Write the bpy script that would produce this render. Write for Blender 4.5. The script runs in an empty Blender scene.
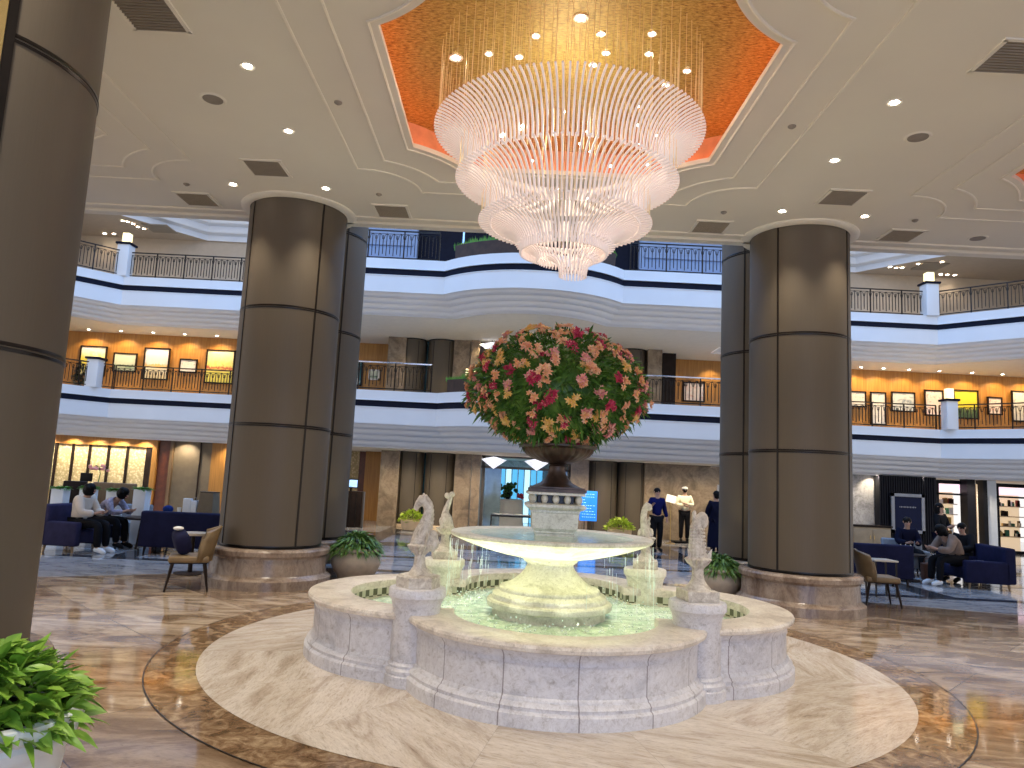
import bpy, bmesh, math, random
from math import sin, cos, pi, radians as R, sqrt, atan2, hypot
from mathutils import Vector, Matrix
random.seed(7)
col = bpy.context.scene.collection
# ------------------------------------------------------------------ camera model
F, PITCH, ROLL, H = 730.0, 0.128, 0.049, 1.75
_cp, _sp, _c, _s = cos(PITCH), sin(PITCH), cos(ROLL), sin(ROLL)
VF = Vector((0, _cp, _sp)); _U0 = Vector((0, -_sp, _cp)); _R0 = Vector((1, 0, 0))
VR = _c*_R0 + _s*_U0; VU = -_s*_R0 + _c*_U0
def ray(px, py): return (px-512)/F*VR - (py-384)/F*VU + VF
def at(px, py, Y):            # direction through a pixel, met at depth Y
    d = ray(px, py); t = Y/d.y
    return d.x*t, H+d.z*t
def atz(px, py, z=0):
    d = ray(px, py); t = (z-H)/d.z
    return d.x*t, d.y*t
# ------------------------------------------------------------------ materials
MATS = {}
class NT:
    def __init__(s, name):
        m = bpy.data.materials.new(name); m.use_nodes = True
        s.m = m; s.n = m.node_tree.nodes; s.l = m.node_tree.links
        s.b = s.n['Principled BSDF']; s.tc = None
    def node(s, t, **k):
        n = s.n.new(t)
        for a, v in k.items(): setattr(n, a, v)
        return n
    def link(s, a, b): s.l.new(a, b)
    def coord(s, kind='Object', scale=(1, 1, 1), rot=(0, 0, 0), loc=(0, 0, 0)):
        if not s.tc: s.tc = s.node('ShaderNodeTexCoord')
        mp = s.node('ShaderNodeMapping'); s.link(s.tc.outputs[kind], mp.inputs[0])
        mp.inputs['Scale'].default_value = scale; mp.inputs['Rotation'].default_value = rot; mp.inputs['Location'].default_value = loc
        return mp.outputs[0]
    def noise(s, vec, scale, detail=4, rough=.55, dist=0):
        n = s.node('ShaderNodeTexNoise'); s.link(vec, n.inputs['Vector'])
        n.inputs['Scale'].default_value = scale; n.inputs['Detail'].default_value = detail
        n.inputs['Roughness'].default_value = rough; n.inputs['Distortion'].default_value = dist
        return n.outputs['Fac']
    def ramp(s, fac, stops):
        n = s.node('ShaderNodeValToRGB'); s.link(fac, n.inputs[0]); e = n.color_ramp.elements
        while len(e) < len(stops): e.new(.5)
        for i, (p, c) in enumerate(stops): e[i].position = p; e[i].color = (*c, 1)
        return n.outputs[0]
    def mix(s, fac, a, b, mode='MIX'):
        n = s.node('ShaderNodeMix', data_type='RGBA', blend_type=mode)
        for inp, v in ((n.inputs[0], fac), (n.inputs[6], a), (n.inputs[7], b)):
            if isinstance(v, (int, float)): inp.default_value = v
            elif isinstance(v, tuple): inp.default_value = (*v, 1)
            else: s.link(v, inp)
        return n.outputs[2]
    def bump(s, h, strength=.2, dist=.02):
        n = s.node('ShaderNodeBump'); s.link(h, n.inputs['Height'])
        n.inputs['Strength'].default_value = strength; n.inputs['Distance'].default_value = dist
        s.link(n.outputs[0], s.b.inputs['Normal'])
    def base(s, c):
        if isinstance(c, tuple): s.b.inputs['Base Color'].default_value = (*c, 1)
        else: s.link(c, s.b.inputs['Base Color'])
    def set(s, rough=.5, metal=0, spec=.5, emit=None, es=0, trans=0, coat=0, sub=0):
        b = s.b.inputs
        b['Roughness'].default_value = rough; b['Metallic'].default_value = metal; b['Specular IOR Level'].default_value = spec
        if emit is not None: b['Emission Color'].default_value = (*emit, 1); b['Emission Strength'].default_value = es
        b['Transmission Weight'].default_value = trans; b['Coat Weight'].default_value = coat
def mat(name, c, rough=.5, metal=0, spec=.5, emit=None, es=0, var=.12, vs=6, bump=0, bs=60):
    t = NT(name); t.set(rough, metal, spec, emit, es)
    v = t.coord()
    f = t.noise(v, vs, 3)
    d = tuple(max(0, x*(1-var)) for x in c); l = tuple(min(1, x*(1+var)) for x in c)
    t.base(t.ramp(f, [(.3, d), (.7, l)]))
    if bump: t.bump(t.noise(v, bs, 2), bump, .01)
    MATS[name] = t.m; return t.m
def marble(name, c1, c2, c3, scale=1.5, rough=.3, stretch=(1, 1, 1), rot=(0, 0, 0), joints=None, kind='Object', contrast=(.35, .5, .68), tiles=None):
    t = NT(name); t.set(rough)
    v = t.coord(kind, stretch, rot)
    a = t.noise(v, scale, 8, .62, 1.2)
    cc = t.ramp(a, [(contrast[0], c1), (contrast[1], c2), (contrast[2], c3)])
    b = t.noise(v, scale*3.1, 6, .7, 2.5)
    vein = t.ramp(b, [(.47, (1, 1, 1)), (.5, (.72, .68, .66)), (.53, (1, 1, 1))])
    cc = t.mix(.6, cc, vein, 'MULTIPLY')
    g2 = t.noise(v, scale*9, 5, .75, .6); cc = t.mix(1, cc, t.ramp(g2, [(.30, (.62, .58, .54)), (.46, (.96, .95, .94)), (.7, (1.08, 1.08, 1.08))]), 'MULTIPLY')
    if joints:
        bw, bh, ms, jc = joints
        br = t.node('ShaderNodeTexBrick'); t.link(t.coord('UV'), br.inputs['Vector'])
        br.offset = 0; br.inputs['Scale'].default_value = 1; br.inputs['Brick Width'].default_value = bw; br.inputs['Row Height'].default_value = bh
        br.inputs['Mortar Size'].default_value = ms; br.inputs['Mortar Smooth'].default_value = 0
        br.inputs['Color1'].default_value = (1, 1, 1, 1); br.inputs['Color2'].default_value = (.93, .93, .95, 1); br.inputs['Mortar'].default_value = (*jc, 1)
        cc = t.mix(1, cc, br.outputs[0], 'MULTIPLY')
    if tiles:
        ts, rotz, tint = tiles
        br = t.node('ShaderNodeTexBrick'); t.link(t.coord('Object', rot=(0, 0, rotz)), br.inputs['Vector'])
        br.offset = .5; br.inputs['Scale'].default_value = 1; br.inputs['Brick Width'].default_value = ts*1.25; br.inputs['Row Height'].default_value = ts
        br.inputs['Mortar Size'].default_value = .006; br.inputs['Mortar Smooth'].default_value = .2
        br.inputs['Color1'].default_value = (1, 1, 1, 1); br.inputs['Color2'].default_value = (*tint, 1); br.inputs['Mortar'].default_value = (.3, .25, .2, 1)
        cc = t.mix(1, cc, br.outputs[0], 'MULTIPLY')
    t.base(cc); MATS[name] = t.m
    return t
marble('floor_marble', (.17, .105, .06), (.36, .26, .17), (.60, .49, .36), 1.2, .07, (1, 2.6, 1), (0, 0, .35), contrast=(.34, .47, .62), tiles=(1.5, R(44), (.62, .56, .52)))
marble('brown_marble', (.13, .075, .035), (.25, .155, .085), (.46, .34, .21), 7, .06, contrast=(.38, .5, .66))
marble('disc_marble', (.42, .34, .26), (.60, .52, .43), (.70, .63, .55), 1.5, .14, (.7, 3.4, 1), kind='UV', contrast=(.3, .45, .6))
marble('lounge_floor', (.26, .26, .28), (.42, .42, .43), (.58, .57, .57), .9, .08, (1, 2, 1))
marble('dark_floor', (.03, .032, .04), (.06, .062, .07), (.1, .1, .11), 2, .07)
marble('white_marble', (.38, .38, .42), (.66, .65, .68), (.74, .73, .75), 2.2, .35, joints=(.55, 30, .005, (.45, .42, .42)), contrast=(.24, .46, .66))
marble('plain_marble', (.38, .38, .42), (.66, .65, .68), (.74, .73, .75), 4.2, .35, contrast=(.24, .46, .66))
marble('rim_marble', (.54, .48, .41), (.74, .67, .58), (.82, .77, .69), 3.5, .3)
marble('stone_cream', (.58, .56, .45), (.78, .76, .65), (.86, .84, .75), 4, .38)
marble('statue_stone', (.36, .31, .25), (.62, .56, .48), (.76, .72, .64), 14, .6, contrast=(.3, .5, .65))
marble('base_marble', (.16, .11, .08), (.29, .22, .17), (.42, .34, .27), 3, .25, (1, 1, .6), joints=None)
marble('pier_marble', (.15, .11, .07), (.27, .20, .13), (.38, .30, .21), 1.8, .28)
marble('grey_marble', (.22, .21, .2), (.38, .37, .36), (.52, .5, .48), 2.5, .25)
mat('ceiling_paint', (.78, .715, .60), .75, var=.03, vs=.6)
mat('ceiling_trim', (.80, .73, .61), .7, var=.03)
mat('balcony_white', (.78, .79, .8), .5, var=.03, vs=1)
mat('cove_grey', (.80, .78, .76), .55, var=.03, vs=1)
mat('dark_band', (.006, .008, .02), .6, 0, .12, var=.2)
def column_mat():
    t = NT('column_cladding'); t.set(.5, 0, .35)
    v = t.coord('Object', (40, 40, .7)); f = t.noise(v, 3, 3)
    w = t.noise(t.coord('Object', (1, 1, .15)), 2.0, 2)
    c = t.mix(f, (.094, .073, .050), (.126, .100, .070))
    c = t.mix(w, c, (.108, .086, .061))
    t.base(c); t.bump(f, .06, .004); MATS['column_cladding'] = t.m
column_mat()
mat('dark_metal', (.02, .016, .014), .28, .6, var=.2)
mat('gold_strip', (.7, .52, .22), .25, .9)
mat('chrome', (.7, .72, .75), .2, 1)
mat('brass', (.6, .42, .18), .3, 1)
def gold():
    t = NT('gold_leaf'); t.set(.45, .25)
    v = t.coord('Object', (1.2, 3.2, 1))
    f = t.noise(v, 14, 5, .7)
    t.base(t.ramp(f, [(.36, (.17, .095, .012)), (.48, (.36, .245, .045)), (.62, (.54, .40, .12))]))
    t.bump(f, .4, .02); MATS['gold_leaf'] = t.m
gold()
mat('led_orange', (1, .4, .2), emit=(1, .27, .13), es=3.2)
mat('peach_paint', (.70, .34, .17), .6)  # orange strip glow painted into the recess side colour
mat('beige_wall', (.52, .42, .31), .7, var=.04)
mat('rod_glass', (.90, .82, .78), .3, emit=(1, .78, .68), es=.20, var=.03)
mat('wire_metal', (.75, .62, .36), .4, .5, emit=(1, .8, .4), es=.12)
mat('lamp_glow', (1, 1, .95), emit=(1, .93, .82), es=30)
mat('spark_glow', (1, 1, .95), emit=(1, .95, .85), es=14)
mat('lantern_glow', (1, .95, .6), emit=(1, .82, .38), es=1.25)
mat('vent_grey', (.30, .25, .19), .6, var=.05)
mat('speaker_grey', (.27, .225, .18), .6)
mat('water_white', (.8, .92, .86), .15, emit=(.8, .95, .85), es=.03)
mat('urn_bronze', (.075, .045, .03), .38, .35, var=.5, vs=9)
mat('pot_stone', (.50, .43, .35), .6, var=.1, vs=12)
mat('pot_white', (.72, .76, .78), .45, var=.05)
mat('pot_cream', (.72, .55, .36), .55, var=.08)
mat('soil', (.03, .02, .012), .9)
mat('navy_fabric', (.012, .013, .042), .8, 0, .12, var=.2, bump=.1)
mat('navy_purple_fabric', (.03, .028, .07), .8, 0, .12, var=.2, bump=.1)
mat('bright_navy', (.012, .022, .16), .7, var=.3)
mat('tan_leather', (.20, .135, .065), .5, var=.15)
mat('grey_fabric', (.22, .24, .27), .75)
mat('dark_wood', (.022, .014, .011), .35, 0, .12, var=.3)
mat('wood_leg', (.30, .2, .1), .5)
mat('table_cream', (.60, .5, .38), .3)
mat('white_paint', (.78, .82, .86), .4, var=.04)
mat('blue_paint', (.22, .29, .44), .45, var=.05)  # blue skylight cast painted into the colour of a white wall
mat('skin', (.46, .27, .19), .55, var=.06)
mat('hair_black', (.006, .005, .005), .5, 0, .12)
mat('cloth_cream', (.66, .56, .46), .8, 0, .12, bump=.2, bs=30)
mat('cloth_black', (.008, .008, .010), .8, 0, .12, var=.3)
mat('cloth_lilac', (.30, .28, .36), .8, 0, .12, var=.4, vs=20)
mat('cloth_navy', (.004, .005, .02), .8, 0, .12)
mat('cloth_blue', (.004, .006, .07), .75, 0, .12)
mat('cloth_royal', (.01, .03, .16), .75, 0, .12)
mat('cloth_brown', (.24, .17, .13), .85, 0, .12, var=.2)
mat('cloth_shirt', (.80, .72, .52), .7, var=.06)
mat('shoe_white', (.7, .75, .8), .5)
mat('shoe_black', (.01, .01, .01), .4, 0, .12)
mat('paper', (.86, .84, .78), .6, var=.03)
mat('black_rib', (.010, .010, .014), .35, 0, .12)
mat('poster_navy', (.005, .009, .035), .3, 0, .12)
mat('grey_frame', (.30, .29, .29), .4)
mat('cabinet_tan', (.34, .25, .15), .5)
mat('teal_glass', (.02, .08, .10), .12, .2)
mat('glass_door', (.12, .17, .20), .06, .2)
mat('screen_blue', (.02, .2, .6), .3, emit=(.02, .22, .95), es=.9)
mat('screen_white', (.7, .9, 1), emit=(.5, .85, 1), es=1.1)
mat('monitor_glow', (.4, .6, .9), emit=(.25, .5, .9), es=.9)
mat('shop_light', (1, .95, .85), emit=(1, .72, .42), es=.46)
mat('shop_sign', (1, .9, .95), emit=(1, .66, .82), es=1.0)
mat('star_white', (.9, .9, .95), emit=(.9, .9, 1), es=.65)
mat('aqua_light', (.2, .6, .8), emit=(.10, .45, .8), es=.9)
mat('leather_bag', (.09, .03, .015), .5)
mat('shop_red', (.4, .04, .04), .5)
mat('green_box', (.05, .2, .12), .5)
mat('dark_red_wood', (.11, .025, .008), .35, var=.2)
mat('brown_curtain', (.17, .13, .08), .6, var=.1)
mat('planter_wood', (.045, .022, .014), .6, var=.3)
mat('grate_brown', (.09, .07, .06), .5)
def wood(name, a, b, sc=(18, 18, .6)):
    t = NT(name); t.set(.4); f = t.noise(t.coord('Object', sc), 1.5, 4, .6)
    t.base(t.ramp(f, [(.3, a), (.7, b)])); MATS[name] = t.m
wood('orange_wood', (.33, .14, .022), (.50, .24, .05)); wood('brown_wood', (.14, .08, .035), (.24, .15, .07))
def leafmat(name, a, b, rough=.4, sc=9):
    t = NT(name); t.set(rough, 0, .4)
    t.base(t.ramp(t.noise(t.coord(), sc, 2), [(.3, a), (.7, b)])); MATS[name] = t.m
leafmat('leaf_bright', (.10, .25, .02), (.30, .50, .07)); leafmat('leaf_mid', (.05, .13, .02), (.17, .30, .06), sc=14)
leafmat('leaf_dark', (.012, .05, .012), (.06, .17, .025), sc=14); leafmat('leaf_lime', (.30, .46, .03), (.60, .72, .10)); leafmat('grass_green', (.06, .2, .02), (.16, .38, .05))
leafmat('leaf_flower', (.022, .08, .012), (.14, .30, .04), sc=9); leafmat('leaf_black', (.008, .02, .01), (.02, .05, .02))
leafmat('petal_pink', (.42, .02, .06), (.75, .08, .15), .5, 20); leafmat('petal_peach', (.90, .36, .15), (.95, .66, .42), .5, 20); leafmat('petal_yellow', (.80, .45, .06), (.92, .68, .28), .5, 20)
leafmat('petal_rose', (.80, .22, .24), (.92, .55, .42), .5, 20)
def cream_panel():
    t = NT('cream_panel'); t.set(.6)
    vo = t.node('ShaderNodeTexVoronoi'); t.link(t.coord('Object', (1, 1, 1)), vo.inputs['Vector']); vo.inputs['Scale'].default_value = 13
    t.base(t.ramp(vo.outputs['Distance'], [(.1, (.85, .72, .45)), (.6, (.5, .4, .2))])); t.bump(vo.outputs['Distance'], .5, .03); MATS['cream_panel'] = t.m
cream_panel()
def water():
    t = NT('pool_water'); t.set(.06, 0, .6)
    v = t.coord('Object', (1, 1, 1)); f = t.noise(v, 7, 5, .65, .6); g = t.noise(v, 26, 3, .6, .8)
    c = t.ramp(f, [(.33, (.36, .52, .40)), (.52, (.60, .75, .60)), (.68, (.80, .90, .80))])
    c = t.mix(t.ramp(g, [(.58, (0, 0, 0)), (.70, (1, 1, 1))]), c, (.85, .93, .86))
    t.base(c); t.bump(g, .7, .03); MATS['pool_water'] = t.m
water()
def mosaic():
    t = NT('mosaic'); t.set(.3)
    ck = t.node('ShaderNodeTexChecker'); t.link(t.coord('UV', (1, 1, 1)), ck.inputs['Vector']); ck.inputs['Scale'].default_value = 1/.085
    ck.inputs['Color1'].default_value = (.10, .10, .05, 1); ck.inputs['Color2'].default_value = (.62, .6, .46, 1); t.base(ck.outputs[0]); MATS['mosaic'] = t.m
mosaic()
def artmat(name, stops, scale=5, kind=0):
    t = NT(name); t.set(.5); v = t.coord('Generated', (1, 1, 1)); f = t.noise(v, scale, 3, .6, .5)
    if kind:
        sx = t.node('ShaderNodeSeparateXYZ'); t.link(t.coord('Generated'), sx.inputs[0])
        ad = t.node('ShaderNodeMath', operation='MULTIPLY_ADD'); t.link(f, ad.inputs[0]); ad.inputs[1].default_value = .45; t.link(sx.outputs[2], ad.inputs[2])
        sb = t.node('ShaderNodeMath', operation='SUBTRACT'); t.link(ad.outputs[0], sb.inputs[0]); sb.inputs[1].default_value = .22; f = sb.outputs[0]
    t.base(t.ramp(f, stops)); MATS[name] = t.m
W_ = (.8, .78, .7)
artmat('art_yellow', [(.15, (.6, .55, .25)), (.35, (.75, .6, .1)), (.6, (.85, .75, .1)), (.85, W_)], 4, 1)
artmat('art_landscape', [(.15, (.5, .55, .4)), (.32, (.12, .22, .12)), (.4, (.6, .65, .5)), (.8, (.75, .78, .6))], 6, 1)
artmat('art_orchid', [(.15, (.6, .5, .3)), (.35, (.75, .7, .55)), (.45, (.8, .5, .12)), (.55, (.78, .72, .7)), (.9, (.8, .75, .8))], 5, 1)
artmat('art_red', [(.2, (.7, .6, .1)), (.4, (.8, .7, .15)), (.48, (.6, .08, .06)), (.56, (.85, .78, .2)), (.9, (.8, .78, .5))], 5, 1)
artmat('art_white', [(.3, (.35, .3, .3)), (.42, (.75, .7, .62)), (.8, W_)], 7)
artmat('art_rose', [(.3, (.6, .2, .18)), (.45, (.8, .65, .58)), (.8, (.82, .72, .66))], 6)
artmat('art_grey', [(.3, (.15, .2, .25)), (.5, (.6, .62, .6)), (.8, W_)], 3)
artmat('art_teal', [(.3, (.01, .09, .12)), (.55, (.02, .16, .2)), (.68, (.6, .65, .65))], 2.5)
artmat('art_green', [(.15, (.05, .09, .04)), (.33, (.12, .18, .06)), (.42, (.8, .65, .03)), (.9, (.85, .68, .05))], 6, 1)
# ------------------------------------------------------------------ mesh builder
class MB:
    def __init__(s): s.v = []; s.f = []; s.uv = {}; s.mi = []
    def add(s, vs, fs, uvs=None, mi=0):
        o = len(s.v); s.v += [tuple(v) for v in vs]
        for f in fs:
            s.f.append([i+o for i in f]); s.mi.append(mi)
        if uvs:
            for i, u in enumerate(uvs): s.uv[o+i] = u
        return s
    def box(s, c, d, rz=0, rx=0, ry=0, taper=1, bev=0, mi=0):
        x, y, z = (a/2 for a in d)
        M = Matrix.Translation(c) @ Matrix.Rotation(rz, 4, 'Z') @ Matrix.Rotation(rx, 4, 'X') @ Matrix.Rotation(ry, 4, 'Y')
        if bev <= 0:
            p = [(-x*taper, -y*taper, -z), (x*taper, -y*taper, -z), (x*taper, y*taper, -z), (-x*taper, y*taper, -z), (-x, -y, z), (x, -y, z), (x, y, z), (-x, y, z)]
            return s.add([M @ Vector(q) for q in p], [(3, 2, 1, 0), (4, 5, 6, 7), (0, 1, 5, 4), (1, 2, 6, 5), (2, 3, 7, 6), (3, 0, 4, 7)], mi=mi)
        bm = bmesh.new(); bmesh.ops.create_cube(bm, size=1)
        for v in bm.verts:
            k = taper if v.co.z < 0 else 1
            v.co = Vector((v.co.x*2*x*k, v.co.y*2*y*k, v.co.z*2*z))
        bmesh.ops.bevel(bm, geom=bm.edges[:], offset=bev, segments=3, affect='EDGES', profile=.5)
        bm.verts.ensure_lookup_table()
        s.add([M @ v.co for v in bm.verts], [[v.index for v in f.verts] for f in bm.faces], mi=mi); bm.free(); return s
    def lathe(s, prof, n=32, c=(0, 0, 0), sx=1, sy=1, flute=0, nf=0, a0=0, mi=0, cap=True):
        o = []; uv = []; acc = 0
        for k, (r, z) in enumerate(prof):
            if k: acc += hypot(r-prof[k-1][0], z-prof[k-1][1])
            for i in range(n):
                a = a0+2*pi*i/n; rr = r*(1+(flute*abs(sin(nf*a/2)) if nf else 0))
                o.append((c[0]+rr*cos(a)*sx, c[1]+rr*sin(a)*sy, c[2]+z)); uv.append((a*max(r, .01), acc))
        fs = [(k*n+i, k*n+(i+1) % n, (k+1)*n+(i+1) % n, (k+1)*n+i) for k in range(len(prof)-1) for i in range(n)]
        if cap:
            if prof[0][0] > 1e-5: fs.append(tuple(range(n-1, -1, -1)))
            if prof[-1][0] > 1e-5: fs.append(tuple((len(prof)-1)*n+i for i in range(n)))
        return s.add(o, fs, uv, mi)
    def tube(s, pts, rad, n=8, mi=0, flat=1.0, up=None):
        pts = [Vector(p) for p in pts]
        if not isinstance(rad, (list, tuple)): rad = [rad]*len(pts)
        vs = []; ref = None
        for i, p in enumerate(pts):
            t = (pts[min(i+1, len(pts)-1)]-pts[max(i-1, 0)])
            t = t.normalized() if t.length > 1e-9 else Vector((0, 0, 1))
            if ref is None: ref = Vector(up) if up else (Vector((0, 0, 1)) if abs(t.z) < .9 else Vector((1, 0, 0)))
            a = t.cross(ref)
            if a.length < 1e-6: a = t.cross(Vector((0, 1, .1)))
            a.normalize(); b = a.cross(t).normalized(); ref = b
            for k in range(n):
                th = 2*pi*k/n; vs.append(p+rad[i]*(cos(th)*a*flat+sin(th)*b))
        m = len(pts)
        fs = [(i*n+k, i*n+(k+1) % n, (i+1)*n+(k+1) % n, (i+1)*n+k) for i in range(m-1) for k in range(n)]
        fs += [tuple(range(n-1, -1, -1)), tuple((m-1)*n+k for k in range(n))]
        return s.add(vs, fs, mi=mi)
    def prism(s, poly, z0, z1, mi=0):
        n = len(poly); vs = [(x, y, z0) for x, y in poly]+[(x, y, z1) for x, y in poly]
        fs = [tuple(range(n-1, -1, -1)), tuple(range(n, 2*n))]+[(i, (i+1) % n, n+(i+1) % n, n+i) for i in range(n)]
        return s.add(vs, fs, mi=mi)
    def ball(s, c, r, n=12, m=8, mi=0):
        r = r if isinstance(r, (tuple, list)) else (r, r, r)
        prof = [(sin(pi*k/m), -cos(pi*k/m)) for k in range(m+1)]; prof[0] = (1e-4, -1); prof[-1] = (1e-4, 1)
        o = []
        for (q, z) in prof:
            for i in range(n):
                a = 2*pi*i/n; o.append((c[0]+q*cos(a)*r[0], c[1]+q*sin(a)*r[1], c[2]+z*r[2]))
        return s.add(o, [(k*n+i, k*n+(i+1) % n, (k+1)*n+(i+1) % n, (k+1)*n+i) for k in range(m) for i in range(n)], mi=mi)
    def build(s, name, m, parent=None, smooth=True, loc=None, angle=.6):
        me = bpy.data.meshes.new(name); me.from_pydata(s.v, [], s.f); me.update()
        ms = m if isinstance(m, (list, tuple)) else [m]
        for q in ms: me.materials.append(MATS[q])
        if len(ms) > 1: me.polygons.foreach_set('material_index', s.mi)
        if s.uv:
            u = me.uv_layers.new(name='UVMap')
            for lp in me.loops: u.data[lp.index].uv = s.uv.get(lp.vertex_index, (0, 0))
        if smooth:
            me.polygons.foreach_set('use_smooth', [True]*len(me.polygons)); me.set_sharp_from_angle(angle=angle)
        o = bpy.data.objects.new(name, me); col.objects.link(o)
        if parent: o.parent = parent
        if loc: o.location = loc
        return o
def tag(o, label, cat, group=None, kind=None):
    o['label'] = label; o['category'] = cat
    if group: o['group'] = group
    if kind: o['kind'] = kind
    return o
def struct(o): o['kind'] = 'structure'; return o
def stuff(o): o['kind'] = 'stuff'; return o
def thing(name, loc, rz, label, cat, group=None):
    o = bpy.data.objects.new(name, None); o.empty_display_size = .1; col.objects.link(o)
    o.location = loc; o.rotation_euler = (0, 0, rz); return tag(o, label, cat, group)
def kids(o): return [c for c in bpy.data.objects if c.parent == o]
def dup(o, loc=None, rz=None, label=None, parent=None):
    c = o.copy(); col.objects.link(c)
    if parent is not None: c.parent = parent
    if loc is not None: c.location = loc
    if rz is not None: c.rotation_euler = (0, 0, rz)
    if label: c['label'] = label
    for k in kids(o): dup(k, parent=c)
    return c
CX, CY = .48, 7.6
def miter(poly, off, closed=False):   # positive offset = to the left of the travel direction
    n = len(poly); out = []
    for i in range(n):
        a = poly[i-1] if (i > 0 or closed) else None; b = poly[i]; c = poly[(i+1) % n] if (i < n-1 or closed) else None
        d1 = Vector((b[0]-a[0], b[1]-a[1])).normalized() if a else None
        d2 = Vector((c[0]-b[0], c[1]-b[1])).normalized() if c else None
        if d1 is None: d1 = d2
        if d2 is None: d2 = d1
        n1 = Vector((-d1.y, d1.x)); n2 = Vector((-d2.y, d2.x)); m = n1+n2
        m = m/max(m.length_squared/2, .3)
        out.append((b[0]+m.x*off, b[1]+m.y*off))
    return out
def sweep(mb, poly, prof, closed=False, mi=0):
    n = len(poly); rings = []
    cum = [0]
    for i in range(1, n): cum.append(cum[-1]+hypot(poly[i][0]-poly[i-1][0], poly[i][1]-poly[i-1][1]))
    vs = []; uv = []; acc = 0
    for k, (off, z) in enumerate(prof):
        if k: acc += hypot(off-prof[k-1][0], z-prof[k-1][1])
        p = miter(poly, off, closed)
        vs += [(x, y, z) for x, y in p]; uv += [(u, acc) for u in cum]
    e = n if closed else n-1
    fs = [(k*n+i, k*n+(i+1) % n, (k+1)*n+(i+1) % n, (k+1)*n+i) for k in range(len(prof)-1) for i in range(e)]
    mb.add(vs, fs, uv, mi)
# ================================================================== FLOOR
YL = 12.9
struct(MB().box((CX, 2.2, -.1), (46, 21.4, .2)).build('floor', 'floor_marble', smooth=False))
fl = MB(); fl.box((CX, 24.9, -.1), (46, 24, .2)); struct(fl.build('floor_lounge', 'lounge_floor', smooth=False))
lf = MB(); lf.prism([(-4.9, 12.95), (-4.9, 11.95), (-6.9, 10.75), (-22, 10.2), (-22, 12.95)][::-1], .0005, .0045); lf.prism([(5.8, 12.95), (5.9, 12.5), (8.3, 11.75), (10.5, 10.9), (23, 10.4), (23, 12.95)], .0005, .0045)
struct(lf.build('floor_light_marble', 'lounge_floor', smooth=False))
db = MB()
for y, w in ((13.35, .28), (15.6, .28), (18.3, .9), (21.3, .5)): db.box((CX, y, .002), (44, w, .004))
for x in (-6.9, -3.4, 4.4, 7.9): db.box((x, 19.3, .003), (.5, 11.8, .006))
struct(db.build('trim_1', 'dark_floor', smooth=False))
DCX, DCY, DR = .497, 7.76, 3.32
fd = MB(); random.seed(77)
for i in range(16):
    a0 = R(236+22.5*i); a1 = a0+R(22.5); g = .0009; ox, oy = random.uniform(0, 40), random.uniform(0, 40); rot = random.uniform(-.5, .5); am = (a0+a1)/2
    P = [(DCX+.3*cos(a1-g), DCY+.3*sin(a1-g)), (DCX+.3*cos(a0+g), DCY+.3*sin(a0+g))]
    for k in range(9):
        a = a0+g/3+(a1-a0-2*g/3)*k/8; P.append((DCX+DR*cos(a), DCY+DR*sin(a)))
    uv = [((x-DCX)*cos(am+1.2+rot)+(y-DCY)*sin(am+1.2+rot)+ox, -(x-DCX)*sin(am+1.2+rot)+(y-DCY)*cos(am+1.2+rot)+oy) for x, y in P]
    fd.add([(x, y, .007) for x, y in P], [tuple(range(11))], uv)
struct(fd.build('floor_medallion', 'disc_marble', smooth=False)); struct(MB().lathe([(3.315, 0), (3.315, .0045)], 96, (DCX, DCY, 0)).build('floor_medallion_bed', 'grate_brown', smooth=False))
def ringmesh(r0, r1, z, n=128, c=(.497, 7.76)):
    m = MB(); vs = []
    for i in range(n):
        a = 2*pi*i/n
        vs += [(c[0]+r0*cos(a), c[1]+r0*sin(a), z), (c[0]+r1*cos(a), c[1]+r1*sin(a), z)]
    m.add(vs, [(2*i, 2*i+1, (2*i+3) % (2*n), (2*i+2) % (2*n)) for i in range(n)]); return m
struct(ringmesh(3.31, 3.72, .004).build('floor_ring', 'brown_marble', smooth=False))
struct(ringmesh(3.712, 3.722, .005).build('trim_2', 'dark_metal', smooth=False))
# brown cross band between the columns
cb = MB(); cb.box((CX, 11.6, .0015), (7.2, 1.7, .003)); struct(cb.build('trim_3', 'brown_marble', smooth=False))
# ================================================================== CEILING CANOPY with recessed coffers
ZC = 5.85
def coffer_outline(cx, side=1.88, r=1.70, cyy=7.56, n=14, q=(2.7, 2.75)):
    pts = []
    dx = q[0]-side; a1 = math.acos(min(1, dx/r)); dy = q[1]-side; a2 = math.acos(min(1, dy/r))   # arcs about points beyond the corners
    for (sx, sy) in ((1, 1), (-1, 1), (-1, -1), (1, -1)):
        arc = []
        for i in range(n+1):
            th = a1+(pi/2-a2-a1)*i/n       # measured from the -x side of the corner centre
            arc.append((cx+sx*(q[0]-r*cos(th)), cyy+sy*(q[1]-r*sin(th))))
        pts += arc if sx*sy > 0 else arc[::-1]
    return pts
CO = [coffer_outline(CX+dx) for dx in (-7.78, 0, 7.6)]
bm = bmesh.new()
xa, xb, ya, yb = -15.0, 16.0, -7.0, 11.75
def loop(pts, z):
    vs = [bm.verts.new((x, y, z)) for x, y in pts]
    return [bm.edges.new((vs[i], vs[(i+1) % len(vs)])) for i in range(len(vs))]
es = loop([(xa, ya), (xb, ya), (xb, yb), (xa, yb)], ZC)
for c in CO: es += loop(c, ZC)
bmesh.ops.triangle_fill(bm, use_beauty=True, use_dissolve=False, edges=es, normal=(0, 0, -1))
me = bpy.data.meshes.new('ceiling'); bm.to_mesh(me); bm.free(); me.materials.append(MATS['ceiling_paint'])
oc = bpy.data.objects.new('ceiling', me); col.objects.link(oc); struct(oc)
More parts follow.
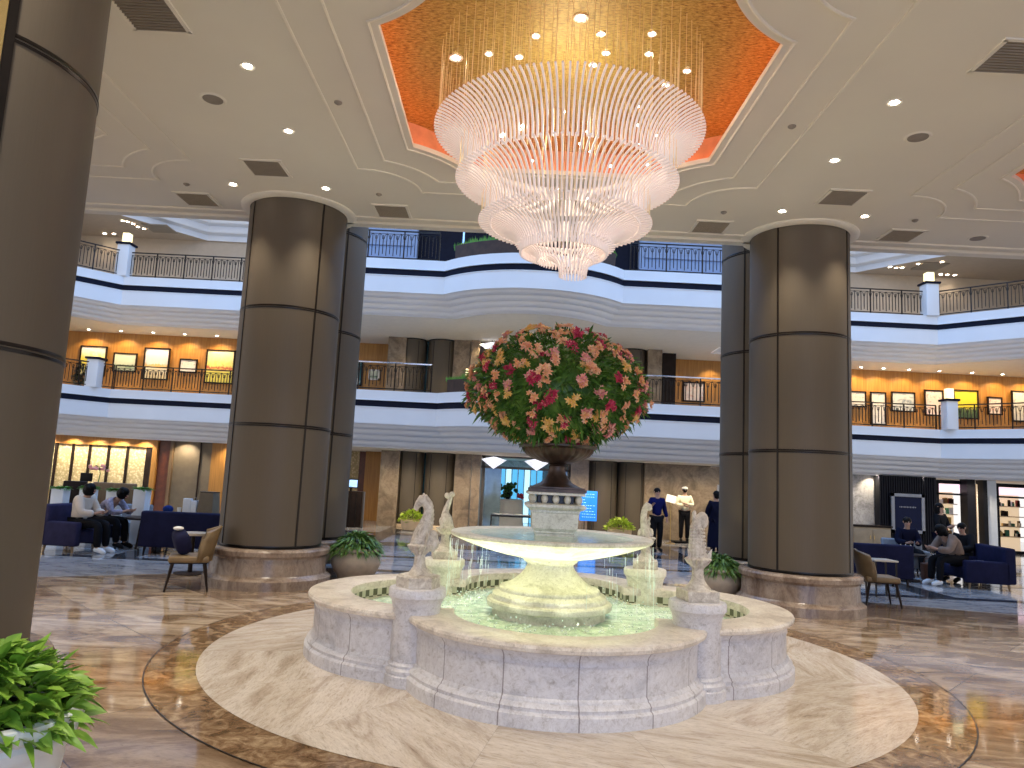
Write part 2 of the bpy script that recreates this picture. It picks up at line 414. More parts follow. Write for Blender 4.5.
for i, c in enumerate(CO):
    m = MB(); 
    cc = c[::-1]
    # lip, hidden ledge, outer wall of the recess
    ax = sum(p[0] for p in c)/len(c); ay = sum(p[1] for p in c)/len(c)
    sg = 1 if miter(c, .1, True)[0][0]**2 else 1
    outer = miter(c, -.35, True)
    if (max(p[0] for p in outer)-min(p[0] for p in outer)) < 3.76: outer = miter(c, .35, True); sg = -1
    s_ = -1 if sg == 1 else 1
    sweep(m, c, [(0, ZC), (0, ZC+.06), (s_*.35, ZC+.06)], True)
    struct(m.build('ceiling_recess', 'ceiling_trim'))
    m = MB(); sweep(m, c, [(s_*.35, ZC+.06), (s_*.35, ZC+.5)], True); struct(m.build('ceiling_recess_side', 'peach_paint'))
    g = MB(); g.box((ax, ay, ZC+.52), (4.7, 4.7, .04)); struct(g.build('ceiling_gold', 'gold_leaf', smooth=False))
    e = MB(); sweep(e, c, [(s_*.28, ZC+.09), (s_*.28, ZC+.13), (s_*.22, ZC+.13), (s_*.22, ZC+.09)], True)
    tag(e.build('light_strip', 'led_orange'), ['orange light strip hidden in the far left ceiling recess', 'orange light strip glowing around the gold recess above the chandelier', 'orange light strip in the ceiling recess cut by the right edge'][i], 'light strip', 'cove light strips')
    # mouldings: bead lines parallel to the recess
    mo = MB()
    for side, rr, w in ((1.97, 1.61, .03), (2.33, 1.12, .035), (2.745, .75, .035)):
        pts = coffer_outline(ax, side, rr)
        sweep(mo, pts, [(-w/2, ZC), (-w/2, ZC-.010), (0, ZC-.017), (w/2, ZC-.010), (w/2, ZC)], True)
    struct(mo.build('ceiling_moulding', 'ceiling_trim'))
# canopy front edge
ce = MB(); ce.box(((xa+xb)/2, 11.80, ZC+.12), (xb-xa, .12, .32)); ce.box(((xa+xb)/2, 11.70, ZC-.02), (xb-xa, .07, .05)); ce.box(((xa+xb)/2, 11.45, ZC-.012), (xb-xa, .05, .03))
ce.box((CX, 11.88, ZC+.05), (xb-xa, .06, .12))
struct(ce.build('ceiling_edge', 'ceiling_trim', smooth=False))
struct(MB().box(((xa+xb)/2, (ya+yb)/2+.03, ZC+.75), (xb-xa, yb-ya, .2)).build('ceiling_slab', 'ceiling_paint', smooth=False))
# ================================================================== COLUMNS
CR = .755
def make_column(x, y, top, label, near=False):
    t = thing('column', (x, y, 0), 0, label, 'column', 'round brown columns')
    b = MB().lathe([(.93, 0), (.93, .13), (.90, .15), (.87, .17), (.855, .19), (.845, .43), (.86, .45), (.89, .47), (.90, .53), (.885, .555), (.86, .565), (CR-.04, .566)], 64)
    b.build('plinth', 'base_marble', t)
    MB().lathe([(CR, .60), (CR, top)], 72).build('shaft', 'column_cladding', t)
    zs = [.585, 2.35, 4.12]+([5.89-.06] if top < 7 else [5.9, 7.7])
    for z in zs:
        r = MB().lathe([(CR-.01, -.028), (CR+.004, -.026), (CR+.006, -.008), (CR-.004, 0), (CR+.006, .008), (CR+.004, .026), (CR-.01, .028)], 72, cap=False)
        r.build('seam_ring', 'dark_metal', t, loc=(0, 0, z))
    for k in range(4):
        a = R(45+90*k) if not near else R(-36.3+90*(k+1))
        MB().box((CR*cos(a), CR*sin(a), (top+.6)/2), (.022, .024 if not (near and k == 3) else .05, top-.62), rz=a).build('seam_strip', 'dark_metal', t, smooth=False)
    if near:
        a = R(-40.6)
        MB().box((CR*cos(a), CR*sin(a), (top+.6)/2), (.03, .055, top-.62), rz=a).build('metal_strip', 'gold_strip', t, smooth=False)  # added strip standing in for lit gold ceiling glimpsed past the column
    return t
make_column(-3.575, 4.35, ZC, 'huge round brown column cut by the left edge of the picture', True)
make_column(-3.57, 11.4, ZC, 'round brown column left of the fountain with marble plinth')
make_column(4.545, 11.45, ZC, 'round brown column right of the fountain with marble plinth')
make_column(-3.55, 13.0, 10.0, 'rear brown column half hidden behind the column left of the fountain')
make_column(4.53, 13.0, 10.0, 'rear brown column half hidden behind the column right of the fountain')
col_ = MB()
for (x, y) in ((-3.575, 4.35), (-3.57, 11.4), (4.545, 11.45)):
    col_.lathe([(CR+.005, -.045), (.86, -.045), (.90, -.02), (.90, .2)], 64, (x, y, ZC), cap=False)
struct(col_.build('trim_4', 'ceiling_trim'))
# ================================================================== BALCONIES
def bow(n=18):
    Rb = 3.33; cyb = 20-1.15+Rb; a = math.asin(2.52/Rb)
    return [(CX+Rb*sin(-a+2*a*i/n), cyb-Rb*cos(-a+2*a*i/n)) for i in range(n+1)]
BOW = bow()
PL = [(-20.5, 15.95), (-12.95, 23.5), (-6.5, 23.5), (-6.5, 20), (-3.9, 20)]+BOW+[(4.9, 20), (7.46, 20), (7.46, 23.5), (13.9, 23.5), (21.5, 15.95)]
def fillp(pts, z, nm, mt):
    bm = bmesh.new(); vs = [bm.verts.new((x, y, z)) for x, y in pts]
    es = [bm.edges.new((vs[i], vs[(i+1) % len(vs)])) for i in range(len(vs))]
    bmesh.ops.triangle_fill(bm, use_beauty=True, edges=es, normal=(0, 0, -1))
    me = bpy.data.meshes.new(nm); bm.to_mesh(me); bm.free(); me.materials.append(MATS[mt])
    o = bpy.data.objects.new(nm, me); col.objects.link(o); return struct(o)
def balcony(zc, zd0, zd1, zb, zs, n):
    m = MB(); st = []
    sweep(m, PL, [(2.4, zc-.1), (.32, zc-.1), (.32, zc), (0, zc), (0, zd0+.03), (-.02, zd0+.02), (-.02, zd0), (.03, zd0)])
    sweep(m, PL, [(.03, zd1), (-.015, zd1), (-.015, zd1-.02), (0, zd1-.03), (0, zb)])
    o = m.build('balcony_front', 'balcony_white'); struct(o)
    d = MB(); sweep(d, PL, [(.03, zd0), (.02, zd0-.005), (.02, zd1+.005), (.03, zd1)]); struct(d.build('balcony_band', 'dark_band'))
    c = MB(); p = [(0, zb), (.06, zb), (.06, zb-.02)]; k = 4; dz = (zb-zs)/k
    for i in range(k):
        z0 = zb-.02-i*dz*.98; o0 = .08+i*.17
        p += [(o0, z0-.01), (o0+.01, z0-dz*.35), (o0+.05, z0-dz*.62), (o0+.11, z0-dz*.76), (o0+.17, z0-dz*.8), (o0+.17, z0-dz*.98)]
    p += [(.78, zs), (.82, zs)]
    sweep(c, PL, p); struct(c.build('balcony_cove', 'cove_grey'))
    fillp(miter(PL, .80)+[(23.5, 30), (-22.5, 30)], zs+.03, 'ceiling_soffit', 'ceiling_trim'); fillp(miter(PL, .3)+[(23.5, 30), (-22.5, 30)], zc-.12, 'balcony_floor', 'grey_marble')
balcony(7.72, 7.43, 7.25, 6.76, 6.25, 2)
balcony(3.97, 3.69, 3.515, 3.05, 2.43, 1)
# railings ----------------------------------------------------------
def railing(p0, p1, z, h, label, trim='dark_metal'):
    d = Vector((p1[0]-p0[0], p1[1]-p0[1])); L = d.length; a = atan2(d.y, d.x)
    t = thing('railing', (p0[0], p0[1], z), a, label, 'railing', 'black iron balcony railings')
    MB().box((L/2, 0, h), (L, .05, .035), bev=.006).build('top_rail', trim, t)
    MB().box((L/2, 0, .07), (L, .03, .03)).build('bottom_rail', 'dark_metal', t, smooth=False)
    nb = max(1, round(L/.98)); bw = L/nb
    me = None
    for i in range(nb):
        if me is None:
            m = MB(); k = 10
            for j in range(1, k):
                x = bw*j/k; m.box((x, 0, (h-.08)/2+.06), (.02, .02, h-.2 if j % 2 else h-.3))
            for j in (1, 3, 5, 7, 9):
                m.tube([(bw*(j-.8)/k, 0, h-.25), (bw*(j-.55)/k, 0, h-.13), (bw*j/k, 0, h-.09), (bw*(j+.55)/k, 0, h-.13), (bw*(j+.8)/k, 0, h-.25)], .009, 4)
            m.tube([(0, 0, h-.09), (bw, 0, h-.09)], .008, 4)
            o = m.build('baluster_panel', 'dark_metal', t); me = o
        else:
            o = me.copy(); col.objects.link(o); o.parent = t
        o.location = (i*bw, 0, 0)
    for i in range(nb+1): MB().box((i*bw, 0, h/2), (.035, .035, h)).build('post', 'dark_metal', t, smooth=False)
for z, h, fn in ((7.72, .86, 'upper'), (3.97, .80, 'lower')):
    e = .16
    railing((-18.5, 18.0), (-12.98, 23.62), z, h, 'black iron railing of the %s balcony, angled stretch at far left' % fn)
    railing((-12.94, 23.5+e), (-6.4, 23.5+e), z, h, 'black iron railing of the %s balcony, between far left post and left column' % fn)
    railing((-6.3, 20+e), (-2.25, 20+e), z, h, 'black iron railing of the %s balcony, just right of the left column' % fn, 'dark_metal' if fn == 'upper' else 'chrome')
    railing((3.2, 20+e), (7.3, 20+e), z, h, 'black iron railing of the %s balcony, just left of the right column' % fn, 'dark_metal' if fn == 'upper' else 'chrome')
    railing((7.6, 23.5+e), (13.86, 23.5+e), z, h, 'black iron railing of the %s balcony, between right column and right post' % fn)
    railing((13.95, 23.62), (19.6, 18.0), z, h, 'black iron railing of the %s balcony, angled stretch at far right' % fn)
# posts with lanterns
def post(x, y, z, h, w, label, lantern=True, rz=0, mt='balcony_white'):
    t = thing('balcony_post', (x, y, z), rz, label, 'post', 'balcony posts')
    MB().box((0, 0, h/2), (w, w, h), bev=.02).build('shaft', mt, t)
    MB().box((0, 0, h+.03), (w+.1, w+.1, .07), bev=.015).build('cap', 'dark_band', t)
    if lantern:
        MB().box((0, 0, h+.24), (w*.58, w*.58, .34), bev=.02).build('lantern', 'lantern_glow', t)
post(-13.05, 23.62, 7.72, 1.08, .4, 'pale post with glowing lantern on the upper balcony at far left')
post(13.72, 23.62, 7.72, 1.08, .42, 'pale post with glowing lantern on the upper balcony at far right')
post(-13.38, 23.25, 3.97, .9, .38, 'pale post without visible lantern on the lower balcony at far left', False)
post(14.12, 23.35, 3.97, .92, .36, 'pale post with glowing lantern on the lower balcony at far right')
x, z = at(467, 233, 22.0); post(x, 22.0, 7.72, .75, .5, 'pale post with lantern behind the upper curved planter')
x, z = at(471, 366, 22.6); post(x, 22.6, 3.9, .75, .5, 'grey post with tall lantern behind the lower curved planter', True)
# curved planters on the bow
def bow_planter(z, h, lab):
    t = thing('curved_planter', (0, 0, 0), 0, lab, 'planter')
    P = BOW[1:-1]; m = MB(); sweep(m, P, [(.10, z), (.06, z+h), (.14, z+h), (.5, z+h), (.5, z)]); m.build('box', 'planter_wood', t)
    g = MB(); random.seed(3)
    for i in range(1500):
        k = random.uniform(0, len(P)-1.001); a = int(k); f = k-a; off = random.uniform(.1, .48)
        Q = miter(P, off) if i == 0 else Q
        x = P[a][0]*(1-f)+P[a+1][0]*f; y = P[a][1]*(1-f)+P[a+1][1]*f+off; hh = random.uniform(.08, .2)*(1 if .1 < k/len(P) < .9 else .6); dx = random.uniform(-.05, .05); dy = random.uniform(-.05, .05)
        g.add([(x-.012, y, z+h-.02), (x+.012, y, z+h-.02), (x+dx, y+dy, z+h+hh)], [(0, 1, 2)])
    stuff(g.build('grass', 'grass_green', t, smooth=False))
bow_planter(7.72, .40, 'dark wooden planter with bright grass on the curved upper balcony')
bow_planter(3.97, .36, 'dark wooden planter with bright grass on the curved lower balcony')
# ================================================================== UPPER WELL, ASSUMED SKYLIGHT
W2 = [(-21, 17.0), (-13.6, 24.6), (-11.8, 26.8), (12.8, 26.8), (14.6, 24.6), (22, 17.0)]
m = MB(); p = [(0, 10.1)]
for i in range(4): p += [(-.28*i, 10.1+.28*i), (-.28*i-.02, 10.1+.28*i+.2), (-.28*i-.06, 10.1+.28*i+.22), (-.28*(i+1)+.02, 10.1+.28*i+.24), (-.28*(i+1), 10.1+.28*(i+1))]
sweep(m, W2, p); struct(m.build('ceiling_well', 'balcony_white'))
m = MB(); sweep(m, W2, [(0, 10.1), (9, 10.1)]); struct(m.build('ceiling_upper', 'beige_wall', smooth=False))
WALL2 = [(-24, 22.5), (-19.0, 26.9), (20.0, 26.9), (25, 22.5)]
m = MB(); sweep(m, WALL2, [(0, 7.4), (0, 10.15)]); struct(m.build('wall_upper', 'beige_wall', smooth=False))
# panelled blue-lit bay behind the upper railings in the middle
m = MB()
for a, b in ((-6.2, -3.6), (4.3, 8.6)):
    m.box(((a+b)/2, 25.2, 9.2), (b-a, .3, 3.6))
    for z in (8.15, 8.7, 9.2, 9.75): m.box(((a+b)/2, 25.02, z), (b-a-.3, .1, .1))
struct(m.build('wall_panelled', 'blue_paint', smooth=False))
struct(MB().box((CX, 25.9, 9.2), (8.4, .2, 3.6)).build('wall_recess', 'dark_band', smooth=False))
for i in range(3):
    m = MB().box((0, 0, 0), (.06, .12, 3.4)); o = m.build('trim_%d' % (5+i), 'chrome', smooth=False, loc=((-1.95, -.4, 2.9)[i], 24.9, 9.2)); struct(o)
sk = NT('skylight_glow'); sk.base((0, 0, 0)); sk.set(.5, emit=(.24, .50, 1), es=2.5); MATS['skylight_glow'] = sk.m
struct(MB().box((CX, 17.3, 11.6), (27, 9.6, .05)).build('skylight', 'skylight_glow', smooth=False))  # assumed glowing panel, hidden above the canopy, casting blue light on the balconies
# ================================================================== LOWER GALLERY (first floor) WALLS AND PICTURES
G1 = [(-24, 20.5), (-17.6, 26.2), (-6.9, 26.2)]
G1R = [(7.9, 26.2), (20.2, 26.2), (26, 21)]
for g, nm in ((G1, 'wall_gallery_left'), (G1R, 'wall_gallery_right')):
    m = MB(); sweep(m, g, [(0, 3.85), (0, 6.3)]); struct(m.build(nm, 'orange_wood', smooth=False))
def picture(px0, px1, py0, py1, Y, art, label, fr='dark_wood', mat_=True, dz=.05):
    x0, z1 = at(px0, (py0), Y); x1, _ = at(px1, py0, Y); _, z0 = at((px0+px1)/2, py1, Y); _, z1 = at((px0+px1)/2, py0, Y)
    w, h = x1-x0, z1-z0; t = thing('framed_picture', ((x0+x1)/2, Y, z0), 0, label, 'picture', 'framed pictures on the gallery walls')
    m = MB(); b = .05
    for c, d in (((0, 0, b/2), (w, dz, b)), ((0, 0, h-b/2), (w, dz, b)), ((-w/2+b/2, 0, h/2), (b, dz, h)), ((w/2-b/2, 0, h/2), (b, dz, h))): m.box(c, d)
    m.build('frame', fr, t, smooth=False)
    MB().box((0, .005, h/2), (w-2*b, .02, h-2*b)).build('canvas', art, t, smooth=False)
YW = 26.12
for a in ((81, 108, 346, 376, 'art_yellow', 'yellow picture behind the far left lower balcony post'), (114, 138, 353, 372, 'art_landscape', 'small pale landscape picture, second from left on the wood wall'),
          (145, 171, 348, 380, 'art_orchid', 'tall pale flower picture, third from left on the wood wall'), (180, 198, 359, 373, 'art_white', 'small white picture, fourth from left on the wood wall'),
          (207, 236, 350, 384, 'art_red', 'large yellow picture with red blossoms beside the left column')):
    picture(*a[:4], YW, a[4], a[5])
for a in ((846, 866, 391, 407, 'art_white', 'small white picture touching the right column'), (870, 886, 392, 425, 'art_white', 'tall white panel picture right of the right column'), (891, 915, 392, 412, 'art_grey', 'wide grey and white picture on the right gallery'),
          (924, 943, 390, 416, 'art_rose', 'pale pink picture left of the right lantern post'), (953, 978, 390, 419, 'art_green', 'yellow and dark green picture right of the lantern post'),
          (987, 1002, 397, 415, 'art_rose', 'small pinkish picture near the right edge'), (1011, 1034, 391, 422, 'art_white', 'pale picture cut by the right edge of the photo')):
    picture(*a[:4], YW, a[4], a[5])
# warm gallery spotlights washing the pictures
def downlight(x, y, z, power, label, size=.05, ang=1.2, color=(1, .78, .5), group='small ceiling downlights', ty='SPOT', blend=.6, glow='lamp_glow', tilt=None):
    t = thing('downlight', (x, y, z), 0, label, 'ceiling light', group)
    MB().lathe([(size*.8, -.001), (size*1.5, -.012), (size*1.6, 0)], 16, cap=False).build('trim_ring', 'ceiling_trim', t)
    MB().lathe([(size*.85, -.004), (size*.85, -.008)], 16).build('lens', glow, t, smooth=False)
    if power:
        l = bpy.data.lights.new('downlight_lamp', ty); l.energy = power; l.color = color; l.shadow_soft_size = size
        if ty == 'SPOT': l.spot_size = ang; l.spot_blend = blend
        o = bpy.data.objects.new('lamp', l); col.objects.link(o); o.parent = t; o.location = (0, 0, -.03)
        if tilt: o.rotation_euler = tilt
        if ty == 'SPOT' and tilt is None: o.rotation_euler = (0, 0, 0)
    return t
for i, px in enumerate((94, 126, 158, 189, 221)):
    x, _ = at(px, 340, YW); downlight(x, 25.72, 6.28, 82, 'gallery downlight over the %s picture on the left wood wall' % ('first', 'second', 'third', 'fourth', 'fifth')[i], .05, 2.3, (1, .72, .38), 'gallery downlights', tilt=(.12, 0, 0))
for i, px in enumerate((856, 878, 903, 933, 965, 995, 1022)):
    x, _ = at(px, 370, YW); downlight(x, 25.72, 6.28, 78, 'gallery downlight over the %s picture from the right column' % ('first', 'second', 'third', 'fourth', 'fifth', 'sixth', 'seventh')[i], .05, 2.3, (1, .72, .38), 'gallery downlights', tilt=(.12, 0, 0))
# centre block seen on both lower levels : piers, column pairs, portals
YP = 24.25
def xs(px, py=500, Y=YP): return at(px, py, Y)[0]
for z0, z1, lv in ((0, 2.5, 'ground floor'), (3.9, 6.3, 'lower balcony')):
    py = 500 if z0 == 0 else 365
    off = 0 if z0 == 0 else 1
    def slab(p0, p1, nm, mt, y=YP+.25, d=.5):
        a, b = xs(p0, py, y-d/2), xs(p1, py, y-d/2)
        struct(MB().box(((a+b)/2, y, (z0+z1)/2), (b-a, d, z1-z0)).build(nm, mt, smooth=False))
    slab(378 if z0 == 0 else 387, 397 if z0 == 0 else 405, 'wall_pier', 'pier_marble')
    slab(453, 469.5, 'wall_pier', 'pier_marble'); slab(470, 479, 'wall_pier', 'pier_marble', YP+.15)
    slab(570, 588 if z0 == 0 else 590, 'wall_pier', 'pier_marble')
    if z0 == 0: slab(644, 720, 'wall_marble', 'pier_marble'); slab(720, 742, 'wall_side', 'brown_wood', YP+.5)
    else: slab(648, 662, 'wall_pier', 'pier_marble'); slab(663, 676, 'wall_dark', 'dark_wood', YP+.8); slab(676, 745, 'wall_wood', 'orange_wood', YP+1.9)
    for px, r, lab in ((408.5, .44, 'leftmost'), (438.5, .50, 'second'), (601.5, .50, 'third'), (631.5, .48, 'rightmost')):
        pxx = px + (4 if z0 and px < 500 else 0)
        t = thing('background_column', (xs(pxx, py, YP+.45), YP+.45, z0), 0, '%s of the four brown columns at the %s rear wall' % (lab, lv), 'column', 'rear columns')
        MB().lathe([(r, .08), (r, z1-z0-.03)], 40).build('shaft', 'column_cladding', t)
        MB().lathe([(r+.06, 0), (r+.06, .07), (r+.03, .09)], 40).build('foot', 'pot_cream', t)
        MB().lathe([(r+.01, 0), (r+.01, .04)], 40).build('collar', 'dark_metal', t, loc=(0, 0, z1-z0-.06))
        for a in (-60, -125): MB().box((r*cos(R(a)), r*sin(R(a)), (z1-z0)/2), (.012, .02, z1-z0-.2), rz=R(a)).build('seam_strip', 'dark_metal', t, smooth=False)
    for p0, lab in ((423, 'left'), (617, 'right')):
        a = xs(p0+(3 if z0 and p0 < 500 else 0), py, YP+.5)
        struct(MB().box((a, YP+.6, (z0+z1)/2), (.34, .05, z1-z0)).build('window_%d' % (1+(p0 > 500)+2*(z0 > 0)), 'teal_glass', smooth=False))
# first-floor back fill walls
struct(MB().box((CX, 26.6, 5.1), (15, .1, 2.4)).build('wall_gallery_centre', 'pier_marble', smooth=False))
struct(MB().box((xs(372, 360, 25.8), 25.8, 5.1), (2.2, .1, 2.4)).build('wall_gallery_wood', 'orange_wood', smooth=False))
picture(352, 363.5, 361, 386, 25.7, 'art_teal', 'tall teal painting beside the left column', 'dark_wood')
picture(369, 380, 369.5, 380, 25.7, 'art_landscape', 'small framed landscape beside the teal painting', 'paper')
picture(683, 705, 382, 402, YP+1.6, 'art_rose', 'white picture with red marks left of the right column', 'dark_wood')
# window + star light in portals
def portal(z0, z1, lab, py):
    a, b = xs(479, py), xs(571, py)
    t = thing('portal_frame', ((a+b)/2, YP+.3, z0), 0, 'metal framed glass portal at the %s rear' % lab, 'door')
    w = b-a; m = MB(); h = z1-z0
    for c, d in (((-w/2+.08, 0, h/2), (.1, .12, h)), ((w/2-.08, 0, h/2), (.1, .12, h)), ((0, 0, h-.42), (w, .12, .08)), ((0, 0, h-.04), (w, .12, .1))): m.box(c, d)
    m.build('frame', 'grate_brown', t, smooth=False)
    MB().box((-w/2+.42, .02, h/2-.2), (.55, .04, h-.42)).build('glass_leaf', 'glass_door', t, smooth=False)
    MB().box((w/2-.3, .02, h/2-.2), (.35, .04, h-.42)).build('glass_leaf', 'glass_door', t, smooth=False)
    for px in (492, 535):
        x = xs(px, py)
        s = thing('star_lantern', (x, YP-.25, z1-.28), 0, '%s white star shaped lantern in the %s portal' % ('left' if px < 500 else 'right', lab), 'lantern', 'white star lanterns')
        m = MB(); n = 8; vs = [(0, 0, .2), (0, 0, -.2)]; 
        for k in range(2*n):
            r = .42 if k % 2 == 0 else .16; vs.append((r*cos(pi*k/n), r*.5*sin(pi*k/n), .1 if k % 2 == 0 else .0))
        m.add(vs, [(0, 2+k, 2+(k+1) % (2*n)) for k in range(2*n)]+[(1, 2+(k+1) % (2*n), 2+k) for k in range(2*n)]); m.build('shade', 'star_white', s, smooth=False)
        MB().tube([(0, 0, .15), (0, 0, .3)], .012, 6).build('cord', 'dark_metal', s)
portal(0, 2.5, 'ground floor', 500); portal(3.9, 6.3, 'lower balcony', 350)
# the bright hall beyond the portal: water-blue curtains, flower table, bench
YB = 29.5
struct(MB().box((xs(525, 480, YB), YB+.3, 1.25), (6.5, .1, 2.5)).build('wall_beyond', 'grey_marble', smooth=False))
random.seed(5)
for i in range(9):
    px = 490+i*6.2
    if 0 < 1:
        x, _ = at(px, 478, YB)
        m = MB().box((0, 0, 0), (.2, .05, 2.1)); o = m.build('light_banner', 'aqua_light' if i % 3 else 'screen_white', smooth=False, loc=(x, YB-.1, 1.06))
        tag(o, 'glowing pale blue banner in the hall behind the portal', 'banner', 'blue banners beyond the portal')
x, _ = at(508, 492, 27.5)
t = thing('flower_table', (x, 27.5, 0), 0, 'white clothed table with dark flowers seen through the portal', 'table')
MB().lathe([(.62, 0), (.58, .5), (.55, .95), (.55, .97)], 24).build('tablecloth', 'paper', t)
m = MB(); random.seed(1)
for k in range(60):
    a = random.uniform(0, 2*pi); r = random.uniform(0, .38); z = 1.25+random.uniform(-.2, .3); m.ball((r*cos(a), r*sin(a), z), .07, 6, 4)
m.build('bouquet', 'leaf_dark', t); MB().lathe([(.08, .97), (.14, 1.15), (.1, 1.2)], 12).build('vase', 'dark_metal', t)
m = MB()
for k in range(16): m.ball((.45+random.uniform(-.12, .12), random.uniform(-.1, .1), 1.02+random.uniform(0, .15)), .05, 6, 4)
m.build('red_blossoms', 'petal_pink', t)
x, _ = at(512, 510, 22.6)
t = thing('metal_bench', (x, 22.6, 0), 0, 'low black framed bench in front of the portal', 'bench')
m = MB()
for sx in (-.62, .62):
    for sy in (-.2, .2): m.box((sx, sy, .3), (.04, .04, .6))
for sy in (-.2, .2): m.box((0, sy, .6), (1.28, .04, .04))
m.build('frame', 'dark_metal', t, smooth=False); MB().box((0, 0, .63), (1.2, .42, .05), bev=.02).build('seat', 'grey_fabric', t)
# ================================================================== GROUND FLOOR SIDE WALLS
# left: lit textured panels, mullions, wood and curtains
YQ = 25.0
def zbox(px0, px1, z0, z1, Y, mt, nm, d=.1, py=480):
    a, b = at(px0, py, Y)[0], at(px1, py, Y)[0]
    o = MB().box(((a+b)/2, Y+d/2, (z0+z1)/2), (b-a, d, z1-z0)).build(nm, mt, smooth=False); return struct(o)
zbox(20, 148, 0, 2.5, YQ, 'cream_panel', 'wall_panels'); zbox(20, 150, 2.18, 2.5, YQ-.12, 'orange_wood', 'wall_cornice', .1)
for i, px in enumerate((52, 69, 86, 105, 124, 144)): zbox(px-1.1, px+1.1 if px < 140 else px+4, 0, 2.4, YQ-.06, 'dark_wood', 'trim_%d' % (10+i), .06)
zbox(149, 154, 0, 2.5, YQ-.2, 'orange_wood', 'wall_orange', .3); zbox(154, 167, 0, 2.5, YQ-.1, 'dark_red_wood', 'wall_redwood', .2)
zbox(167, 170, 0, 2.5, YQ-.2, 'brown_wood', 'trim_17'); zbox(170, 197, 0, 2.5, YQ-.1, 'brown_curtain', 'wall_curtain', .2); zbox(197, 198, 0, 2.5, YQ-.15, 'dark_wood', 'trim_18')
zbox(198, 209, 0, 2.5, YQ-.1, 'brown_curtain', 'wall_curtain', .2); zbox(209, 262, 0, 2.5, YQ-.1, 'orange_wood', 'wall_orange', .2)
zbox(320, 361, 0, 2.5, 27.5, 'cream_panel', 'wall_niche', .1); zbox(358, 366, 0, 2.5, 27.2, 'dark_red_wood', 'wall_redwood', .2); zbox(364, 380, 0, 2.5, 26.6, 'orange_wood', 'wall_orange', .2)
zbox(260, 330, 0, 2.5, 28, 'brown_wood', 'wall_side', .1)
# right: marble panel, black ribbed wall, shops
zbox(735, 850, 0, 2.5, 26.5, 'brown_wood', 'wall_side', .1); 
zbox(845, 879, 0, 2.5, 24.6, 'grey_marble', 'wall_grey_marble', .3)
zbox(879, 936, 0, 2.44, 24.2, 'black_rib', 'wall_black', .3)
m = MB()
for i in range(24):
    a = at(880+i*2.35, 480, 24.15)[0]; m.box((a, 24.17, 1.22), (.04, .05, 2.44))
struct(m.build('trim_19', 'black_rib', smooth=False))
def poster(px0, px1, py0, py1, Y):
    a, z1 = at(px0, py0, Y); b, z0 = at(px1, py1, Y); w, h = b-a, z1-z0
    t = thing('wall_poster', ((a+b)/2, Y, z0), 0, 'dark navy framed poster on the black ribbed wall', 'poster')
    m = MB()
    for c, d in (((0, 0, .05), (w, .06, .1)), ((0, 0, h-.05), (w, .06, .1)), ((-w/2+.05, 0, h/2), (.1, .06, h)), ((w/2-.05, 0, h/2), (.1, .06, h))): m.box(c, d)
    m.build('frame', 'grey_frame', t, smooth=False); MB().box((0, .01, h/2), (w-.2, .02, h-.2)).build('sheet', 'poster_navy', t, smooth=False)
    tx = MB(); random.seed(4); x = -.28
    while x < .28:
        ww = random.uniform(.03, .05); tx.box((x+ww/2, -.004, h*.66), (ww*.7, .006, random.choice((.035, .05)))); x += ww+.012
    tx.build('lettering', 'grey_frame', t, smooth=False)
poster(891, 925, 493, 534, 24.05)
def shop(px0, px1, Y, lab, sgn, seed):
    a, b = at(px0, 500, Y)[0], at(px1, 500, Y)[0]; w = b-a
    t = thing('shop_window', ((a+b)/2, Y, 0), 0, lab, 'shop window', 'lit shop windows')
    m = MB()
    for c, d in (((-w/2+.04, 0, 1.15), (.08, .1, 2.3)), ((w/2-.04, 0, 1.15), (.08, .1, 2.3)), ((0, 0, 2.33), (w, .1, .12)), ((0, 0, 1.93), (w, .1, .06)), ((0, 0, .05), (w, .1, .1))): m.box(c, d)
    m.build('frame', 'black_rib', t, smooth=False)
    MB().box((0, .8, 1.2), (w, .06, 2.4)).build('lit_wall', 'shop_light', t, smooth=False)
    MB().box((0, .03, 2.13), (w-.2, .05, .26)).build('sign_band', 'shop_sign', t, smooth=False)
    random.seed(seed)
    for z in (.55, .9, 1.25, 1.6):
        MB().box((0, .6, z), (w-.1, .3, .03)).build('shelf', 'table_cream', t, smooth=False)
    for k in range(int(w*26)):
        z = random.choice((.565, .915, 1.265, 1.615)); h = random.uniform(.08, .24); c = random.choice(('dark_wood', 'paper', 'shop_red', 'brass', 'green_box', 'brown_wood'))
        MB().box((random.uniform(-w/2+.1, w/2-.1), random.uniform(.5, .66), z+h/2), (random.uniform(.05, .16), .08, h)).build('goods_box', c, t, smooth=False)
shop(936, 967, 24.6, 'small lit shop window behind the standing dark haired woman', 0, 2)
shop(996, 1034, 25.6, 'bright shop front cut by the right edge of the photo', 1, 9)
zbox(967, 975, 0, 2.44, 24.2, 'black_rib', 'wall_black', .4); zbox(975, 984, 0, 2.3, 24.6, 'brown_wood', 'wall_glazing', .1); zbox(983, 987, 0, 2.44, 24.2, 'black_rib', 'wall_black', .4)
for px in (977, 981): zbox(px-.5, px+.5, 0, 2.3, 24.5, 'shop_light', 'trim_20', .05)
zbox(987, 996, 0, 2.44, 24.4, 'white_paint', 'wall_pillar', .4); zbox(1034, 1100, 0, 2.5, 25, 'grey_marble', 'wall_far_right', .3)
zbox(-220, 22, 0, 2.5, YQ, 'brown_wood', 'wall_far_left', .1)
